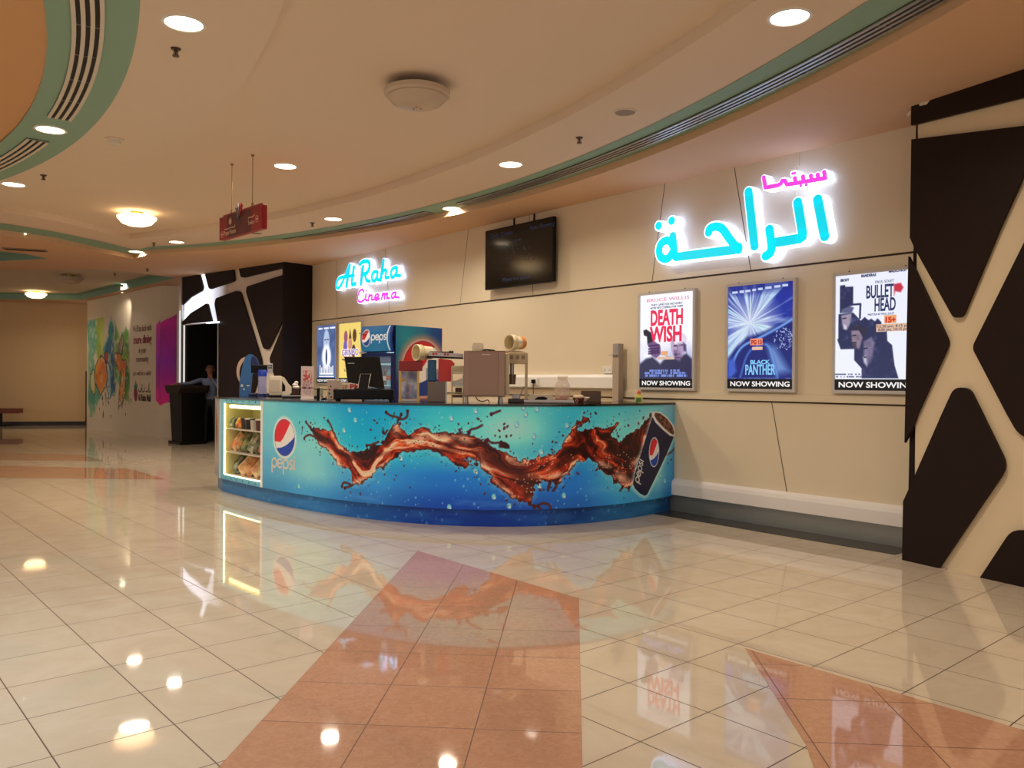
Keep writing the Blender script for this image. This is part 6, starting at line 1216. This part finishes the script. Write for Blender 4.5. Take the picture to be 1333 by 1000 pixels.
for k in range(4): mb.box(-.30,.30,-.07+k*.04,-.055+k*.04,-.023,-.02)
mb.build('slats',M_DARK,t)
# hanging directional sign
a,b=Vector((-3.30,9.33)),Vector((-2.59,8.57)); mid=(a+b)/2; ang=math.atan2(b.y-a.y,b.x-a.x)
hs=empty('hanging_sign',(mid.x,mid.y,2.995),ang,'red rectangular direction sign hanging from the ceiling on two thin rods','sign')
Lh=(b-a).length/2
X,Y=np.meshgrid(np.linspace(-Lh,Lh,160),np.linspace(0,.25,50)); p=Paint(X,Y,(150,34,34)); p.C[(X>-.32)&(X<.28)]=(92,34,30); p.blend(np.clip(1-np.abs(X-.02-(Y*.8))/.1,0,1)*.5,(120,50,36)); p.ell(-.24,.175,.035,.035,(214,170,130)); p.poly([(-.255,.19),(-.24,.235),(-.225,.19)],(214,170,130),.01)
for cx,cz in ((-.45,.055),(.405,.115)): p.stroke([(cx+.034*math.cos(t_),cz+.034*math.sin(t_)) for t_ in np.linspace(0,2*PI,24)],.003,(224,190,160),.004)
p.stroke([(-.43,.055),(-.47,.055)],.005,(230,200,170),.004); p.stroke([(-.455,.07),(-.47,.055),(-.455,.04)],.004,(230,200,170),.004); p.stroke([(.39,.115),(.425,.115)],.005,(230,200,170),.004); p.stroke([(.408,.13),(.425,.115),(.408,.1)],.004,(230,200,170),.004)
p.stroke(smooth_line([(-.38,.105),(-.3,.1),(-.22,.108),(-.13,.1),(-.12,.125)],4),.005,(224,190,160),.004); p.stroke(smooth_line([(.21,.14),(.22,.155),(.3,.15),(.36,.165)],4),.005,(224,190,160),.004)
grid_obj('sign_face',X,Y,p.C,lambda u,v:np.array([u,np.full_like(u,-.031),v]),M_PAINT,hs)
mb=MB(); mb.rbox(-Lh,Lh,-.03,.03,0,.25,.003); mb.box(-Lh+.06,Lh-.06,-.012,.012,.25,.275); mb.build('box',[mat('sign_red',(160,24,24),.4)],hs)
ML=mat('sign_lettering',(224,190,160),.4)
textmesh('Prayer Room','lettering',ML,hs,(-.40,-.033,.035),.075,depth=.001,width=.30); textmesh('Toilets','lettering',ML,hs,(.20,-.033,.075),.06,depth=.001,width=.15)
mb=MB(); mb.prism([(-.05,.23),(-.09,.30),(-.045,.29),(-.03,.345),(-.01,.29),(.0,.24),(-.03,.16)],lambda X,Z,D:(X,D,Z),-.045,-.032); mb.prism([(.0,.24),(.0,.30),(.02,.34),(.03,.30),(.06,.335),(.055,.29),(.09,.31),(.05,.25),(.01,.2)],lambda X,Z,D:(X,D,Z),-.044,-.034,1); mb.build('crest',[mat('crest_grey_blue',(96,100,110),.4),mat('crest_red',(170,40,40),.4)],hs)
for sx in (-.27,.24):
    mb=MB(); mb.cyl((sx,0,.26),(sx,0,ZC-2.995),.004,n=8); mb.cyl((sx,0,.27),(sx,0,.31),.012,n=10); mb.cyl((sx,0,ZC-2.995-.02),(sx,0,ZC-2.995),.012,.02,n=12); mb.build('rod',mat('brass_rod',(150,120,80),.35,metal=.7),hs,smooth=True)
# ============================================================ WORLD + CAMERA
w=bpy.data.worlds.new('World'); bpy.context.scene.world=w; w.use_nodes=True; bg=w.node_tree.nodes['Background']; bg.inputs[0].default_value=WCOL+(1,); bg.inputs[1].default_value=WSTR
cam=bpy.data.cameras.new('Camera'); co=bpy.data.objects.new('Camera',cam); COL.objects.link(co); bpy.context.scene.camera=co
cam.sensor_fit='HORIZONTAL'; cam.sensor_width=36; cam.lens=1069.9/1333*36; cam.clip_start=.05; cam.clip_end=200
p_,r_=.0042,.0068
# camera looks along +Y, pitched slightly down and rolled slightly
M=Matrix.Rotation(PI/2-p_,4,'X')@Matrix.Rotation(r_,4,'Z')
co.matrix_world=Matrix.Translation((0,0,1.43))@M
sc=bpy.context.scene; sc.view_settings.view_transform='Standard'; sc.view_settings.look='None'; sc.view_settings.gamma=1; sc.view_settings.use_curve_mapping=False; sc.view_settings.exposure=EXPO
cy=sc.cycles; cy.use_denoising=True; cy.max_bounces=8; cy.diffuse_bounces=4; cy.glossy_bounces=4; cy.transmission_bounces=4; cy.transparent_max_bounces=8; cy.caustics_reflective=False; cy.caustics_refractive=False; cy.sample_clamp_indirect=6
try: cy.use_light_tree=True
except Exception: pass
